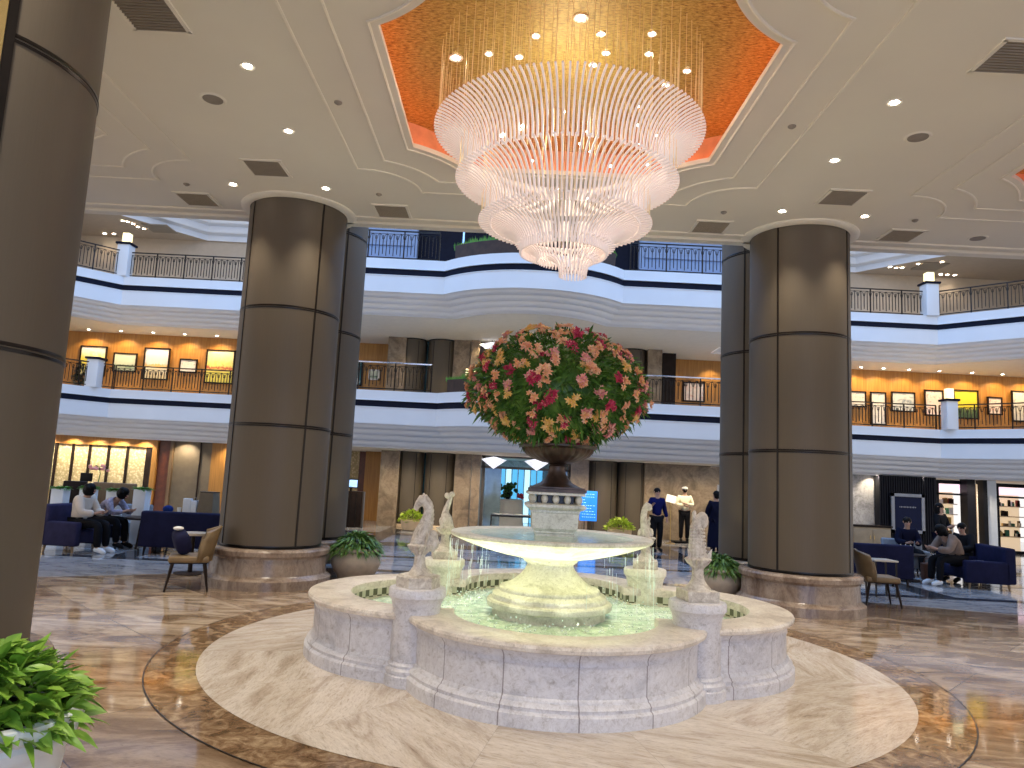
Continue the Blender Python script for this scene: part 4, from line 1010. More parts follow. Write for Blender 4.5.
# ================================================================== PLANTS AND POTS
def pot_plant(x, y, s, kind, label, seed, prof=0, potm='pot_stone', lm='leaf_mid'):
    t = thing('potted_plant', (x, y, 0), 0, label, 'potted plant')
    if prof == 0: P = [(.22, 0), (.26, .02), (.27, .05), (.32, .12), (.365, .22), (.37, .28), (.345, .36), (.315, .40), (.32, .41), (.345, .425), (.35, .45), (.33, .47), (.29, .46)]
    elif prof == 1: P = [(.24, 0), (.28, .02), (.29, .06), (.30, .10), (.34, .24), (.36, .36), (.365, .42), (.385, .45), (.40, .47), (.405, .50), (.395, .52), (.42, .54), (.43, .575), (.425, .60), (.395, .61), (.36, .58)]
    else: P = [(.26, 0), (.32, .03), (.36, .14), (.38, .26), (.39, .34), (.4, .36), (.39, .38), (.36, .37)]
    MB().lathe([(r*s, z*s) for r, z in P], 48, cap=False).build('pot', potm, t)
    zt = P[-1][1]*s; rt = P[-1][0]*s
    MB().lathe([(rt, zt-.03), (.001, zt-.02)], 24, cap=False).build('soil', 'soil', t)
    random.seed(seed); m = MB()
    if kind == 'broad':
        for i in range(950):
            a = random.uniform(0, 2*pi); u = sqrt(random.random()); r = u*rt*1.1; z = zt+.25*(1-u*u)+random.uniform(-.10, .04)
            d = Vector((cos(a)*(.35+u*.7), sin(a)*(.35+u*.7), random.uniform(.0, 1.2)-.35*u)); d += Vector((random.gauss(0, .3), random.gauss(0, .3), 0))
            leaf(m, Vector((r*cos(a), r*sin(a), z)), d, random.uniform(.09, .17), random.uniform(.04, .07), random.uniform(-.7, .7), random.uniform(.1, .45), seg=4)
    elif kind == 'fern':
        for i in range(1000):
            a = random.uniform(0, 2*pi); u = sqrt(random.random()); r = u*rt*1.05; z = zt+.20*s*(1-u*u)+random.uniform(-.08, .02)
            d = Vector((cos(a)*(.3+u), sin(a)*(.3+u), random.uniform(.2, 1.0)-.5*u)); leaf(m, Vector((r*cos(a), r*sin(a), z)), d, random.uniform(.09, .19)*s, random.uniform(.022, .042), random.uniform(-.7, .7), random.uniform(.3, .8))
    else:
        for i in range(420):
            a = random.uniform(0, 2*pi); u = sqrt(random.random()); r = u*rt*1.2; z = zt+.32*s*(1-u*u)+random.uniform(-.1, .02)
            d = Vector((cos(a)*(.2+u), sin(a)*(.2+u), random.uniform(.2, 1))); leaf(m, Vector((r*cos(a), r*sin(a), z)), d, random.uniform(.08, .16)*s, random.uniform(.04, .07)*s, random.uniform(-1, 1), .3)
    m.build('foliage', lm, t)
    return t
pot_plant(-2.33, 3.46, 1.0, 'broad', 'bushy green leafy plant in a pale blue-white pot, nearest the camera', 5, 1, 'pot_white', 'leaf_bright')
pot_plant(at(353, 560, 12.2)[0]+.05, 12.2, 1.08, 'fern', 'green arching plant in a round stone pot beside the left column', 6, 0)
pot_plant(at(719, 560, 12.2)[0], 12.2, .98, 'fern', 'green arching plant in a stone pot beside the right column', 8, 0)
x, y = atz(413, 529.5, 0); pot_plant(x, 22.9, .88, 'lime', 'small lime green plant in a cream pot before the left rear columns', 9, 2, 'pot_cream', 'leaf_lime')
x, _ = at(619.5, 530, 22.9); pot_plant(x, 22.9, .98, 'lime', 'small lime green plant in a cream pot before the right rear columns', 10, 2, 'pot_cream', 'leaf_lime')
# dark plant on lower balcony far left
x, z = at(76, 385, 23.4); t = thing('dark_plant', (x, 23.75, 3.97), 0, 'dark leafy plant on the lower balcony left of the far left post', 'plant')
m = MB(); random.seed(6)
for i in range(260): a = random.uniform(0, 6.3); leaf(m, Vector((.15*cos(a), .15*sin(a), random.uniform(.1, .7))), Vector((cos(a), sin(a), random.uniform(-.3, 1))), .25, .07, 0, .3)
m.build('foliage', 'leaf_black', t)
# tall white planters in the lounge
PLT = [(54, 546, 488), (84, 532, 488), (110, 540, 490), (136.5, 546, 489)]
for i, (px, pb, ptp) in enumerate(PLT):
    x, y = atz(px, pb, 0); y = 15.6; x, _ = at(px, pb, y); _, zt = at(px, ptp, y)
    t = thing('planter_column', (x, y, 0), 0, ['tall white planter with green tuft, leftmost, behind the navy armchair', 'tall white planter with green tuft behind the woman in cream', 'tall white planter with green tuft behind the leaning person', 'tall white planter with green tuft left of the orange wall strip'][i], 'planter', 'tall white planters')
    MB().box((0, 0, zt/2), (.26, .26, zt), bev=.01, taper=.92).build('box', 'white_paint', t)
    MB().box((0, 0, zt*.52), (.27, .27, .012)).build('groove', 'grey_frame', t, smooth=False)
    m = MB(); random.seed(40+i)
    for k in range(160): a = random.uniform(0, 6.3); r = random.uniform(0, .13); leaf(m, Vector((r*cos(a), r*sin(a), zt-.02)), Vector((cos(a)*.7, sin(a)*.7, random.uniform(.2, 1))), random.uniform(.1, .19), .05, 0, .4)
    m.build('foliage', 'grass_green', t)
# orchid + monitor + bar chairs behind the planters
x, z = at(97, 490, 17.5); t = thing('orchid_pot', (x, 17.5, .07), 0, 'pink orchid in a white pot on the bar counter behind the seated person', 'orchid')
MB().lathe([(.07, .93), (.11, 1.08), (.1, 1.1)], 16).build('pot', 'white_paint', t)
MB().tube([(0, 0, 1.05), (.03, 0, 1.3), (0, 0, 1.45), (-.1, 0, 1.5)], .012, 6).build('stem', 'leaf_dark', t)
m = MB()
for k in range(14): m.ball((random.uniform(-.22, .2), random.uniform(-.05, .05), random.uniform(1.38, 1.52)), (.045, .03, .035), 6, 5)
m.build('blossoms', 'petal_rose', t)
for px, lab in ((72, 'behind the leftmost planter'), (102, 'behind the orchid'), (123, 'behind the leaning person')):
    x, _ = at(px, 505, 16.8); t = thing('bar_chair', (x, 16.75, 0), R(20), 'dark high-backed chair '+lab, 'chair', 'dark high-backed chairs')
    MB().box((0, 0, .62), (.5, .46, .1), bev=.03).build('seat', 'dark_wood', t); MB().box((0, .2, .9), (.48, .07, .6), bev=.03).build('backrest', 'brown_wood' if px > 90 else 'dark_wood', t)
    for sx in (-.2, .2):
        for sy in (-.18, .18): MB().tube([(sx, sy, 0), (sx*.9, sy*.9, .58)], .02, 6).build('leg', 'dark_wood', t)
x, z = at(85, 489, 17.6); t = thing('monitor', (x, 17.6, 1.0), 0, 'small black monitor standing behind the seated woman', 'monitor')
MB().box((0, 0, .28), (.28, .04, .2), bev=.01).build('screen', 'shoe_black', t); MB().lathe([(.1, 0), (.1, .01), (.02, .02), (.02, .2)], 12).build('stand', 'shoe_black', t)
# counter behind planters
x0, _ = at(60, 500, 17.2); x1, _ = at(128, 500, 17.2)
t = thing('bar_counter', ((x0+x1)/2, 17.6, 0), 0, 'brown bar counter behind the white planters', 'counter')
MB().box((0, 0, .48), (x1-x0, .6, .96), bev=.02).build('body', 'brown_wood', t); MB().box((0, 0, .98), (x1-x0+.1, .7, .04)).build('top', 'dark_wood', t)
# ================================================================== FURNITURE
def sofa(x, y, rz, w, label, mt='navy_fabric', h=.80, d=.82, arms=True, legm='wood_leg', name='sofa', cat='sofa'):
    t = thing(name, (x, y, 0), rz, label, cat)   # faces -y
    MB().box((0, -.03, .29), (w-.24 if arms else w, d-.1, .24), bev=.05).build('seat', mt, t)
    MB().box((0, d/2-.1, .13+(h-.13)/2), (w, .2, h-.13), bev=.04).build('backrest', mt, t)
    if arms:
        for s in (-1, 1): MB().box((s*(w/2-.08), -.05, .34), (.16, d-.1, .44), bev=.04).build('armrest', mt, t)
    for sx in (-1, 1):
        for sy in (-1, 1): MB().tube([(sx*(w/2-.09), sy*(d/2-.1), 0), (sx*(w/2-.1), sy*(d/2-.12), .16)], [.018, .03], 8).build('leg', legm, t)
    return t
ax, ay = at(68, 550, 14.0)[0], 14.0
sofa(ax+.02, ay, R(83), .78, 'navy armchair seen from behind with the woman in cream on it', 'navy_purple_fabric', .86, .78, name='armchair', cat='armchair')
sx_, _ = at(183, 550, 14.4)
sofa(sx_, 14.5, R(186), 1.5, 'navy two-seat sofa seen from behind, left of the left column', 'navy_fabric', .80, legm='dark_wood')
gx, _ = at(149, 524, 17.3); sofa(gx, 16.4, R(15), .78, 'grey armchair behind the dark round table', 'grey_fabric', .76, .7, legm='dark_wood', name='armchair', cat='armchair')
def chair(x, y, rz, label):
    t = thing('dining_chair', (x, y, 0), rz, label, 'chair', 'tan leather chairs')
    MB().box((0, 0, .43), (.5, .52, .09), bev=.03).build('seat', 'tan_leather', t)
    m = MB(); n = 12; vs = []; fs = []
    for k, (z, sc, yo) in enumerate(((.40, .92, 0), (.55, 1, .02), (.70, 1.02, .05), (.80, .98, .075), (.86, .86, .09), (.88, .7, .095))):
        for i in range(n+1):
            a = -R(72)+2*R(72)*i/n; vs.append((.29*sc*sin(a)*1.02, .02+.26*cos(a)+yo-.0, z-(.10*abs(sin(a))**2 if k > 2 else 0)))
    for k in range(5):
        for i in range(n): q = k*(n+1)+i; fs.append((q, q+1, q+n+2, q+n+1))
    m.add(vs, fs); o = m.build('backrest', 'tan_leather', t); md = o.modifiers.new('s', 'SOLIDIFY'); md.thickness = .045; md.offset = 0
    MB().box((0, 0, .385), (.46, .48, .025)).build('apron', 'dark_wood', t, smooth=False)
    for sx in (-1, 1):
        for sy in (-1, 1): MB().tube([(sx*.24, sy*.24+(.03*sy), 0), (sx*.2, sy*.2, .39)], [.014, .026], 8).build('leg', 'dark_wood', t)
    return t
lc = atz(182, 584, 0)
chair(at(187, 580, 10.45)[0], 10.45, R(-68), 'tan leather chair with a navy cushion, left of the left column')
chair(at(874, 600, 12.25)[0], 12.1, R(82), 'tan leather chair right of the right column')
x, _ = at(180, 560, 10.4); t = tag(MB().box((0, 0, 0), (.36, .20, .30), bev=.08).build('cushion', 'navy_fabric', loc=(x, 10.4, .65)), 'round navy cushion leaning on the left tan chair', 'cushion')
t.rotation_euler = (.35, .25, -.9)
t = tag(MB().ball((0, 0, 0), (.07, .06, .03), 16, 10).build('folded_cloth', 'paper', loc=(at(178, 540, 10.4)[0], 10.38, .83)), 'small white folded cloth on top of the navy cushion', 'cloth')  # white lump added for the highlight on the navy cushion
def rtable(x, y, r, h, label, top, leg='dark_wood', plate=True):
    t = thing('round_table', (x, y, 0), 0, label, 'table')
    MB().lathe([(r*.96, h-.035), (r, h-.03), (r, h-.005), (r*.98, h)], 40).build('tabletop', top, t)
    if plate:
        MB().lathe([(.24, 0), (.24, .015), (.035, .03), (.03, h-.04)], 24).build('pedestal_leg', leg, t)
    else:
        for k in range(3): a = k*2.09+.4; MB().tube([(r*.8*cos(a), r*.8*sin(a), 0), (r*.6*cos(a), r*.6*sin(a), h-.03)], .02, 8).build('leg', leg, t)
    return t
rtable(at(193, 540, 11.9)[0], 11.9, .24, .64, 'small cream topped round table behind the left tan chair', 'table_cream')
rtable(at(144, 530, 15.1)[0]+.1, 15.1, .46, .60, 'dark round coffee table beside the leaning person', 'dark_wood', plate=False)
t = thing('side_table', (at(881, 575, 13.3)[0], 13.3, 0), 0, 'small square white side table behind the right tan chair', 'table')
MB().box((0, 0, .62), (.42, .42, .03), bev=.008).build('tabletop', 'table_cream', t)
for s in (-1, 1):
    for q in (-1, 1): MB().box((s*.18, q*.18, .3), (.025, .025, .6)).build('leg', 'dark_metal', t, smooth=False)
# table lamp with dark shade and stand, white items behind sofa
x, z = at(206, 514, 15.4); t = thing('table_lamp', (x, 15.5, 0), 0, 'wide lamp with dark edged grey shade beside the left column', 'lamp')
_, z1 = at(206, 492, 15.5); _, z0 = at(206, 514, 15.5)
MB().lathe([(.19, 0), (.19, .02), (.02, .03), (.02, z0)], 20).build('base', 'dark_metal', t); MB().lathe([(.24, z0), (.20, z1)], 4, a0=R(40), cap=False).build('shade', 'brown_curtain', t, smooth=False)
MB().lathe([(.245, z0-.01), (.245, z0+.01)], 4, a0=R(40), cap=False).build('shade_rim', 'dark_metal', t, smooth=False); MB().lathe([(.205, z1-.01), (.205, z1+.01)], 4, a0=R(40)).build('shade_top', 'dark_metal', t, smooth=False)
x, z = at(188, 514, 15.4)
t = thing('console_table', (x-.1, 15.45, 0), 0, 'narrow pale console table behind the navy sofa', 'table')
MB().box((0, 0, z-.03), (1.1, .4, .05), bev=.01).build('tabletop', 'table_cream', t)
for s in (-.5, .5): MB().box((s, 0, z/2-.03), (.05, .34, z-.06)).build('leg', 'dark_wood', t, smooth=False)
for i, (px, w, h, mt, nm, lab) in enumerate(((187, .16, .32, 'white_paint', 'brochure_stand', 'white upright brochure stand on the console table'), (194, .12, .28, 'white_paint', 'paper_bag', 'white paper bag beside the lamp on the console table'), (179, .07, .13, 'paper', 'cup', 'pale cup on the console table'), (168, .22, .16, 'cloth_royal', 'blue_bag', 'crumpled blue bag at the left end of the console table'))):
    xx, _ = at(px, 510, 15.4)
    if nm == 'cup': o = MB().lathe([(.03, 0), (.04, .12), (.036, .12), (.028, .01)], 14, cap=False).build(nm, mt)
    elif nm == 'blue_bag': o = MB().ball((0, 0, h/2), (w/2, .09, h/2), 12, 8).build(nm, mt)
    else:
        o = MB().box((0, 0, h/2), (w, .1, h), bev=.01).build(nm, mt); 
        if nm == 'paper_bag': MB().tube([(-.04, 0, h), (-.02, 0, h+.07), (.02, 0, h+.07), (.04, 0, h)], .005, 5).build('handle', 'grey_frame', o)
    o.location = (xx, 15.4, z); tag(o, lab, nm.replace('_', ' '))
# right lounge
rx_, _ = at(872, 560, 15.2); sofa(rx_, 15.2, R(178), 1.3, 'navy sofa seen from behind, right of the right column', 'navy_fabric', .80, legm='dark_wood')
nx, _ = at(972, 580, 15.6); sofa(nx, 15.5, R(-98), 1.35, 'navy sofa at the right with people sitting on its left end', 'navy_fabric', .84, .95, legm='wood_leg')
wx, _ = at(910, 560, 17.0); sofa(wx, 17.2, R(-12), .86, 'pale armchair holding the seated man in dark jacket', 'grey_fabric', .78, .75, legm='dark_wood', name='armchair', cat='armchair')
rtable(at(908, 575, 15.9)[0], 15.9, .36, .56, 'dark round table in front of the seated man', 'dark_wood')
bx, _ = at(927, 575, 16.1); t = thing('handbag', (bx, 16.1, 0), .3, 'brown leather bag on the floor beside the dark round table', 'bag')
MB().box((0, 0, .19), (.26, .14, .36), bev=.03, taper=.9).build('body', 'leather_bag', t); MB().tube([(-.08, 0, .36), (-.05, 0, .46), (.05, 0, .46), (.08, 0, .36)], .01, 6).build('handle', 'leather_bag', t)
for px in (901, 906, 911):
    xx, _ = at(px, 566, 15.8); o = MB().lathe([(.03, 0), (.033, .1), (.026, .14), (.012, .17), (.012, .2)], 12).build('water_bottle', 'chrome', loc=(xx, 15.8, .56)); tag(o, 'small clear bottle on the dark round table', 'bottle', 'bottles on the round table')
# left niche: lectern with monitor
x, _ = at(350, 520, 23.2); t = thing('reception_stand', (x, 23.2, 0), 0, 'dark wooden reception stand at the rear, left of the piers', 'stand')
MB().box((0, 0, .55), (.75, .5, 1.1), bev=.02).build('body', 'dark_wood', t); 
for s in (-.18, .02, .2): MB().box((s, -.26, .55), (.015, .02, 1.0)).build('groove', 'shoe_black', t, smooth=False)
x, _ = at(351, 490, 23.2); t = thing('monitor', (x, 23.15, 1.1), 0, 'lit monitor on the dark reception stand', 'monitor')
MB().box((0, 0, .24), (.48, .04, .3), bev=.01).build('housing', 'shoe_black', t); MB().box((.06, -.022, .24), (.28, .01, .22)).build('screen', 'monitor_glow', t, smooth=False); MB().box((0, .03, .06), (.06, .03, .14)).build('stand', 'shoe_black', t, smooth=False)
# blue digital sign on an easel
YS = 23.0; x, z1 = at(590, 491, YS); _, z0 = at(590, 521, YS); xl, _ = at(580, 505, YS); xr, _ = at(597, 505, YS)
t = thing('digital_sign', ((xl+xr)/2, YS, 0), 0, 'bright blue digital sign on legs left of the right rear columns', 'sign')
w, h = xr-xl, z1-z0
MB().box((0, 0, (z0+z1)/2), (w, .05, h), bev=.008).build('screen', 'screen_blue', t)
for s in (-.12, .12): MB().box((s, 0, z0/2), (.03, .05, z0)).build('leg', 'dark_metal', t, smooth=False)
m = MB(); random.seed(12)
for r_ in range(9):
    xx = -w*.38
    while xx < w*.36:
        ww = random.uniform(.03, .1); m.box((xx+ww/2, -.028, z1-.1-r_*h/10.5), (ww*.8, .004, .012)); xx += ww+.02
        if random.random() < .12: break
m.build('text_lines', 'screen_white', t, smooth=False)
# music-stand like lectern beside the man, white box, poster board
YT = 22.8; x, z = at(671, 499, YT); t = thing('menu_stand', (x, YT, 0), 0, 'thin brass stand with a white sheet beside the man in blue', 'stand')
MB().lathe([(.15, 0), (.15, .015), (.015, .03), (.015, z)], 16).build('pole', 'brass', t); MB().box((0, -.02, z+.0), (.30, .02, .26), rx=-.5, ry=.25).build('sheet', 'paper', t, smooth=False)
YT = 23.6; x, z = at(692, 531, YT); o = MB().box((0, 0, .27), (.3, .3, .5), bev=.01).build('white_box', 'paper', loc=(x+.05, YT-.1, .0)); tag(o, 'white box standing behind the capped guard', 'box')
x, _ = at(685, 540, 23.4); o = MB().box((0, 0, .03), (.9, .5, .05), bev=.02).build('floor_mat', 'shoe_black', loc=(x, 23.2, .008)); tag(o, 'black mat under the capped guard', 'mat')
YT = 22.5; x, z1 = at(724, 485, YT); _, z0 = at(724, 503, YT); t = thing('poster_board', (x, YT, 0), 0, 'white poster board with grey shapes beside the right rear column', 'sign')
MB().box((0, 0, (z0+z1)/2), (.42, .03, z1-z0), rz=0).build('board', 'paper', t, smooth=False); MB().tube([(-.12, -.02, z0+.08), (.08, -.02, z1-.1)], .03, 6).build('grey_shape', 'grey_frame', t)
for s in (-.15, .15): MB().tube([(s, 0, 0), (s*.6, 0, z0+.02)], .012, 6).build('leg', 'dark_metal', t)
x, y = atz(676, 582, 0); t = thing('floor_uplight', (x, 10.9, 0), 0, 'low dark lidded box on the floor behind the fountain, right of the rear statue', 'box')
MB().box((0, 0, .10), (.34, .26, .18), bev=.05).build('body', 'grate_brown', t); MB().box((0, -.01, .195), (.3, .22, .02), bev=.008).build('lid', 'chrome', t)
# ================================================================== PEOPLE
def skinmesh(name, joints, edges, mt, parent, root=0, sub=2):
    bm = bmesh.new(); lay = bm.verts.layers.skin.verify(); vs = []
    for (co, r) in joints:
        v = bm.verts.new(co); v[lay].radius = (r, r) if not isinstance(r, tuple) else r; vs.append(v)
    for a, b in edges: bm.edges.new((vs[a], vs[b]))
    vs[root][lay].use_root = True
    me = bpy.data.meshes.new(name); bm.to_mesh(me); bm.free(); me.materials.append(MATS[mt])
    o = bpy.data.objects.new(name, me); col.objects.link(o); o.parent = parent
    sk = o.modifiers.new('skin', 'SKIN'); sk.use_smooth_shade = True
    ss = o.modifiers.new('sub', 'SUBSURF'); ss.levels = sub; ss.render_levels = sub
    return o
BASE = dict(pelvis=(0, 0, .93), waist=(0, .0, 1.08), chest=(0, 0, 1.27), neck=(0, .01, 1.44), jaw=(0, -.012, 1.52), head=(0, -.005, 1.60), crown=(0, .005, 1.66),
            shL=(.17, 0, 1.38), elL=(.23, .03, 1.12), wrL=(.24, -.06, .90), haL=(.24, -.08, .83), shR=(-.17, 0, 1.38), elR=(-.23, .03, 1.12), wrR=(-.24, -.06, .90), haR=(-.24, -.08, .83),
            hiL=(.085, 0, .88), knL=(.095, -.02, .48), anL=(.10, .03, .09), toL=(.11, -.13, .035), hiR=(-.085, 0, .88), knR=(-.095, -.02, .48), anR=(-.10, .03, .09), toR=(-.11, -.13, .035))
RAD = dict(pelvis=.115, waist=.10, chest=.12, neck=.052, jaw=.062, head=.085, crown=.06, sh=.055, el=.038, wr=.026, ha=.028, hi=.08, kn=.052, an=.036, to=.03)
def person(x, y, z, rz, sc, label, top, bottom, shoes='shoe_black', hair='short', pose=None, coat=False, cap=None, mask=False, longhair=False):
    J = dict(BASE); J.update(pose or {})
    t = thing('person', (x, y, z), rz, label, 'person'); t.scale = (sc, sc, sc)
    K = list(J); idx = {k: i for i, k in enumerate(K)}
    rad = lambda k, e=0: RAD[k if k in RAD else k[:2]]+e
    E = [('pelvis', 'waist'), ('waist', 'chest'), ('chest', 'neck'), ('neck', 'jaw'), ('jaw', 'head'), ('head', 'crown')]
    for s in 'LR': E += [('chest', 'sh'+s), ('sh'+s, 'el'+s), ('el'+s, 'wr'+s), ('wr'+s, 'ha'+s), ('pelvis', 'hi'+s), ('hi'+s, 'kn'+s), ('kn'+s, 'an'+s), ('an'+s, 'to'+s)]
    joints = [(J[k], rad(k)) for k in K]; edges = [(idx[a], idx[b]) for a, b in E]
    for s in 'LR':     # fingers and thumb
        w = Vector(J['wr'+s]); h = Vector(J['ha'+s]); d = (h-w).normalized(); side = d.cross(Vector((0, 1, .2))).normalized(); sgn = 1 if s == 'L' else -1
        for q, L in ((-1.5, .055), (-.5, .07), (.5, .066), (1.5, .05)):
            b = h+side*q*.017; i0 = len(joints); joints += [(tuple(b+d*.025), .009), (tuple(b+d*(.025+L*.5)+Vector((0, -.008, 0))), .008), (tuple(b+d*(.02+L)+Vector((0, -.02, 0))), .007)]
            edges += [(idx['ha'+s], i0), (i0, i0+1), (i0+1, i0+2)]
        b = w*.5+h*.5; i0 = len(joints); sd = Vector((0, -1, 0)); joints += [(tuple(b+sd*.03+d*.015), .011), (tuple(b+sd*.042+d*.045), .009)]; edges += [(idx['ha'+s], i0), (i0, i0+1)]
    skinmesh('body', joints, edges, 'skin', t, idx['pelvis'], 1)
    hd = Vector(J['head']); ax = (Vector(J['crown'])-Vector(J['jaw'])).normalized(); fw = Vector((0, -1, 0)); fw = (fw-ax*fw.dot(ax)).normalized(); sd = ax.cross(fw)
    MB().ball(tuple(hd+fw*.088-ax*.012), (.013, .02, .02), 8, 6).build('nose', 'skin', t)
    for s in (-1, 1):
        MB().ball(tuple(hd+fw*.079+sd*s*.03+ax*.015), .009, 8, 6).build('eye', 'hair_black', t); MB().ball(tuple(hd+sd*s*.082), (.012, .02, .03), 8, 6).build('ear', 'skin', t)
    MB().ball(tuple(hd+fw*.076-ax*.05), (.024, .01, .007), 8, 6).build('mouth', 'petal_rose', t)
    hm = MB(); hm.ball(tuple(hd-fw*.018+ax*.03), (.094, .1, .088), 16, 10)
    if hair == 'bun': hm.ball(tuple(hd-fw*.10+ax*.01), .05, 10, 8); hm.ball(tuple(hd-fw*.05-ax*.03), (.085, .07, .07), 12, 8)
    if hair == 'long': hm.tube([tuple(hd-fw*.04+ax*.02), tuple(hd-fw*.06-ax*.08), tuple(hd-fw*.055-ax*.2), tuple(hd-fw*.05-ax*.27)], [.088, .092, .085, .03], 12); hm.tube([tuple(hd+sd*.07), tuple(hd+sd*.085-ax*.14)], [.045, .02], 8); hm.tube([tuple(hd-sd*.07), tuple(hd-sd*.085-ax*.14)], [.045, .02], 8)
    if hair == 'bob':
        hm.ball(tuple(hd-fw*.035-ax*.015), (.112, .11, .12), 14, 10)
        for k in range(7): hm.ball(tuple(hd-fw*(.04+.03*sin(k*2.1))+sd*.07*cos(k*1.7)+ax*(.07*sin(k*1.3)-.02)), .062, 8, 6)
    hm.build('hair', 'hair_black', t)
    if cap: 
        c = MB(); c.ball(tuple(hd+ax*.055), (.098, .104, .06), 16, 8); c.box(tuple(hd+fw*.12+ax*.045), (.12, .09, .012)); c.build('cap', cap, t)
    if mask: MB().ball(tuple(hd+fw*.045-ax*.045), (.06, .05, .04), 12, 8).build('face_mask', 'shoe_black', t)
    # clothes
    tk = ['pelvis', 'waist', 'chest', 'neck']+[a+s for s in 'LR' for a in ('sh', 'el', 'wr')]; ti = {k: i for i, k in enumerate(tk)}
    e = .045 if coat else .026; tj = [(J[k] if k != 'neck' else tuple(Vector(J['neck'])*.6+Vector(J['chest'])*.4), rad(k, e if k != 'neck' else .02)) for k in tk]
    ed = [('pelvis', 'waist'), ('waist', 'chest'), ('chest', 'neck')]+[p for s in 'LR' for p in (('chest', 'sh'+s), ('sh'+s, 'el'+s), ('el'+s, 'wr'+s))]
    skinmesh('jacket' if coat else 'top', tj, [(ti[a], ti[b]) for a, b in ed], top, t, ti['pelvis'], 2)
    bk = ['pelvis']+[a+s for s in 'LR' for a in ('hi', 'kn', 'an')]; bi = {k: i for i, k in enumerate(bk)}
    bj = [(J[k], rad(k, .03 if k != 'pelvis' else .018)) for k in bk]
    skinmesh('trousers', bj, [(bi[a], bi[b]) for a, b in [p for s in 'LR' for p in (('pelvis', 'hi'+s), ('hi'+s, 'kn'+s), ('kn'+s, 'an'+s))]], bottom, t, 0, 2)
    for s in 'LR':
        a = Vector(J['an'+s]); b = Vector(J['to'+s]); m = MB(); m.tube([a+(a-b)*.25-Vector((0, 0, .03)), a*.5+b*.5, b, b+(b-a)*.25], [.04, .048, .045, .02], 10, up=(0, 0, 1)); m.build('shoe', shoes, t)
    return t
def sit(lean=.0, kn=.46, arms='lap', sh=.47):
    L = lean
    J = dict(pelvis=(0, .05, sh+.08), waist=(0, .04-L*.12, sh+.23), chest=(0, .03-L*.34, sh+.41-L*.05), neck=(0, .02-L*.56, sh+.57-L*.14), jaw=(0, -.01-L*.66, sh+.64-L*.17), head=(0, -.01-L*.72, sh+.72-L*.2), crown=(0, .0-L*.76, sh+.78-L*.21))
    for s, q in (('L', 1), ('R', -1)):
        J['sh'+s] = (q*.17, .03-L*.46, sh+.52-L*.1); J['el'+s] = (q*.23, -.06-L*.55, sh+.27-L*.08); J['wr'+s] = (q*.12, -.27-L*.5, sh+.25); J['ha'+s] = (q*.08, -.33-L*.5, sh+.27)
        J['hi'+s] = (q*.09, .02, sh+.05); J['kn'+s] = (q*.12, -kn, sh+.06); J['an'+s] = (q*.12, -kn-.02, .09); J['to'+s] = (q*.13, -kn-.17, .035)
    return J
person(at(78, 540, 13.95)[0], 13.95, 0, R(83), 1.0, 'person in cream hooded jacket sitting in the navy armchair looking at a phone', 'cloth_cream', 'cloth_black', 'shoe_white', 'bob', sit(.18), True)
person(at(113, 545, 15.0)[0]-.25, 14.9, 0, R(80), 1.0, 'person in grey-lilac top leaning far forward with hand on face', 'cloth_lilac', 'cloth_black', 'shoe_black', 'bob', sit(.62, arms='chin'))
sofa(at(100, 545, 15.0)[0]-.1, 14.95, R(80), .8, 'low dark stool seat under the leaning person', 'navy_fabric', .5, .7, arms=False, legm='dark_wood', name='lounge_seat', cat='seat')
x, y = at(656, 552, 19.7)[0], 19.7
person(x, y, 0, R(8), .985, 'man in blue sweater and black trousers walking behind the fountain', 'cloth_blue', 'cloth_black', 'shoe_black', 'short', dict(wrL=(.27, -.04, .92), haL=(.265, -.06, .86), elR=(-.25, -.02, 1.14), wrR=(-.20, -.17, 1.22), haR=(-.19, -.22, 1.26), anL=(.12, .12, .10), toL=(.13, -.04, .04), anR=(-.09, -.08, .09), toR=(-.1, -.23, .04)))
x, _ = at(684, 538, 23.2); person(x, 23.2, .04, R(-5), 1.0, 'guard in cream shirt, white cap and black trousers with folded arms', 'cloth_shirt', 'cloth_black', 'shoe_black', 'short', dict(elL=(.25, -.04, 1.14), wrL=(.04, -.20, 1.17), haL=(-.03, -.22, 1.18), elR=(-.25, -.04, 1.14), wrR=(-.04, -.19, 1.12), haR=(.04, -.22, 1.11)), cap='paper', mask=True)
x, _ = at(715.5, 553, 19.5); pp = person(x, 19.5, 0, R(200), .98, 'person in long dark navy coat with hair in a bun, beside the right column', 'cloth_navy', 'cloth_navy', 'shoe_black', 'bun', dict(elL=(.2, -.1, 1.12), wrL=(.08, -.2, 1.0), haL=(.04, -.24, 1.0), elR=(-.2, -.1, 1.12), wrR=(-.08, -.2, 1.0), haR=(-.04, -.24, 1.0)), True)
MB().lathe([(.25, .22), (.24, .5), (.20, .85), (.17, 1.1), (.18, 1.3)], 20, sx=1.0, sy=.72).build('coat_skirt', 'cloth_navy', pp)
x, _ = at(728, 553, 20.3); person(x, 20.3, 0, R(190), .95, 'person in royal blue jacket almost hidden by the right rear column', 'cloth_royal', 'cloth_navy', 'shoe_black', 'short', None, True)
person(at(908, 570, 17.1)[0], 17.1, 0, R(-8), 1.0, 'man in dark jacket sitting upright in the pale armchair', 'cloth_navy', 'cloth_black', 'shoe_black', 'short', sit(.0), True)
x, _ = at(941, 560, 18.0); person(x, 18.0, 0, R(30), .97, 'woman with long black hair standing in dark clothes before the shop window', 'cloth_black', 'cloth_navy', 'shoe_black', 'long', dict(elL=(.22, -.08, 1.14), wrL=(.1, -.24, 1.12), haL=(.06, -.28, 1.14), elR=(-.22, -.08, 1.14), wrR=(-.1, -.24, 1.12), haR=(-.06, -.28, 1.14)))
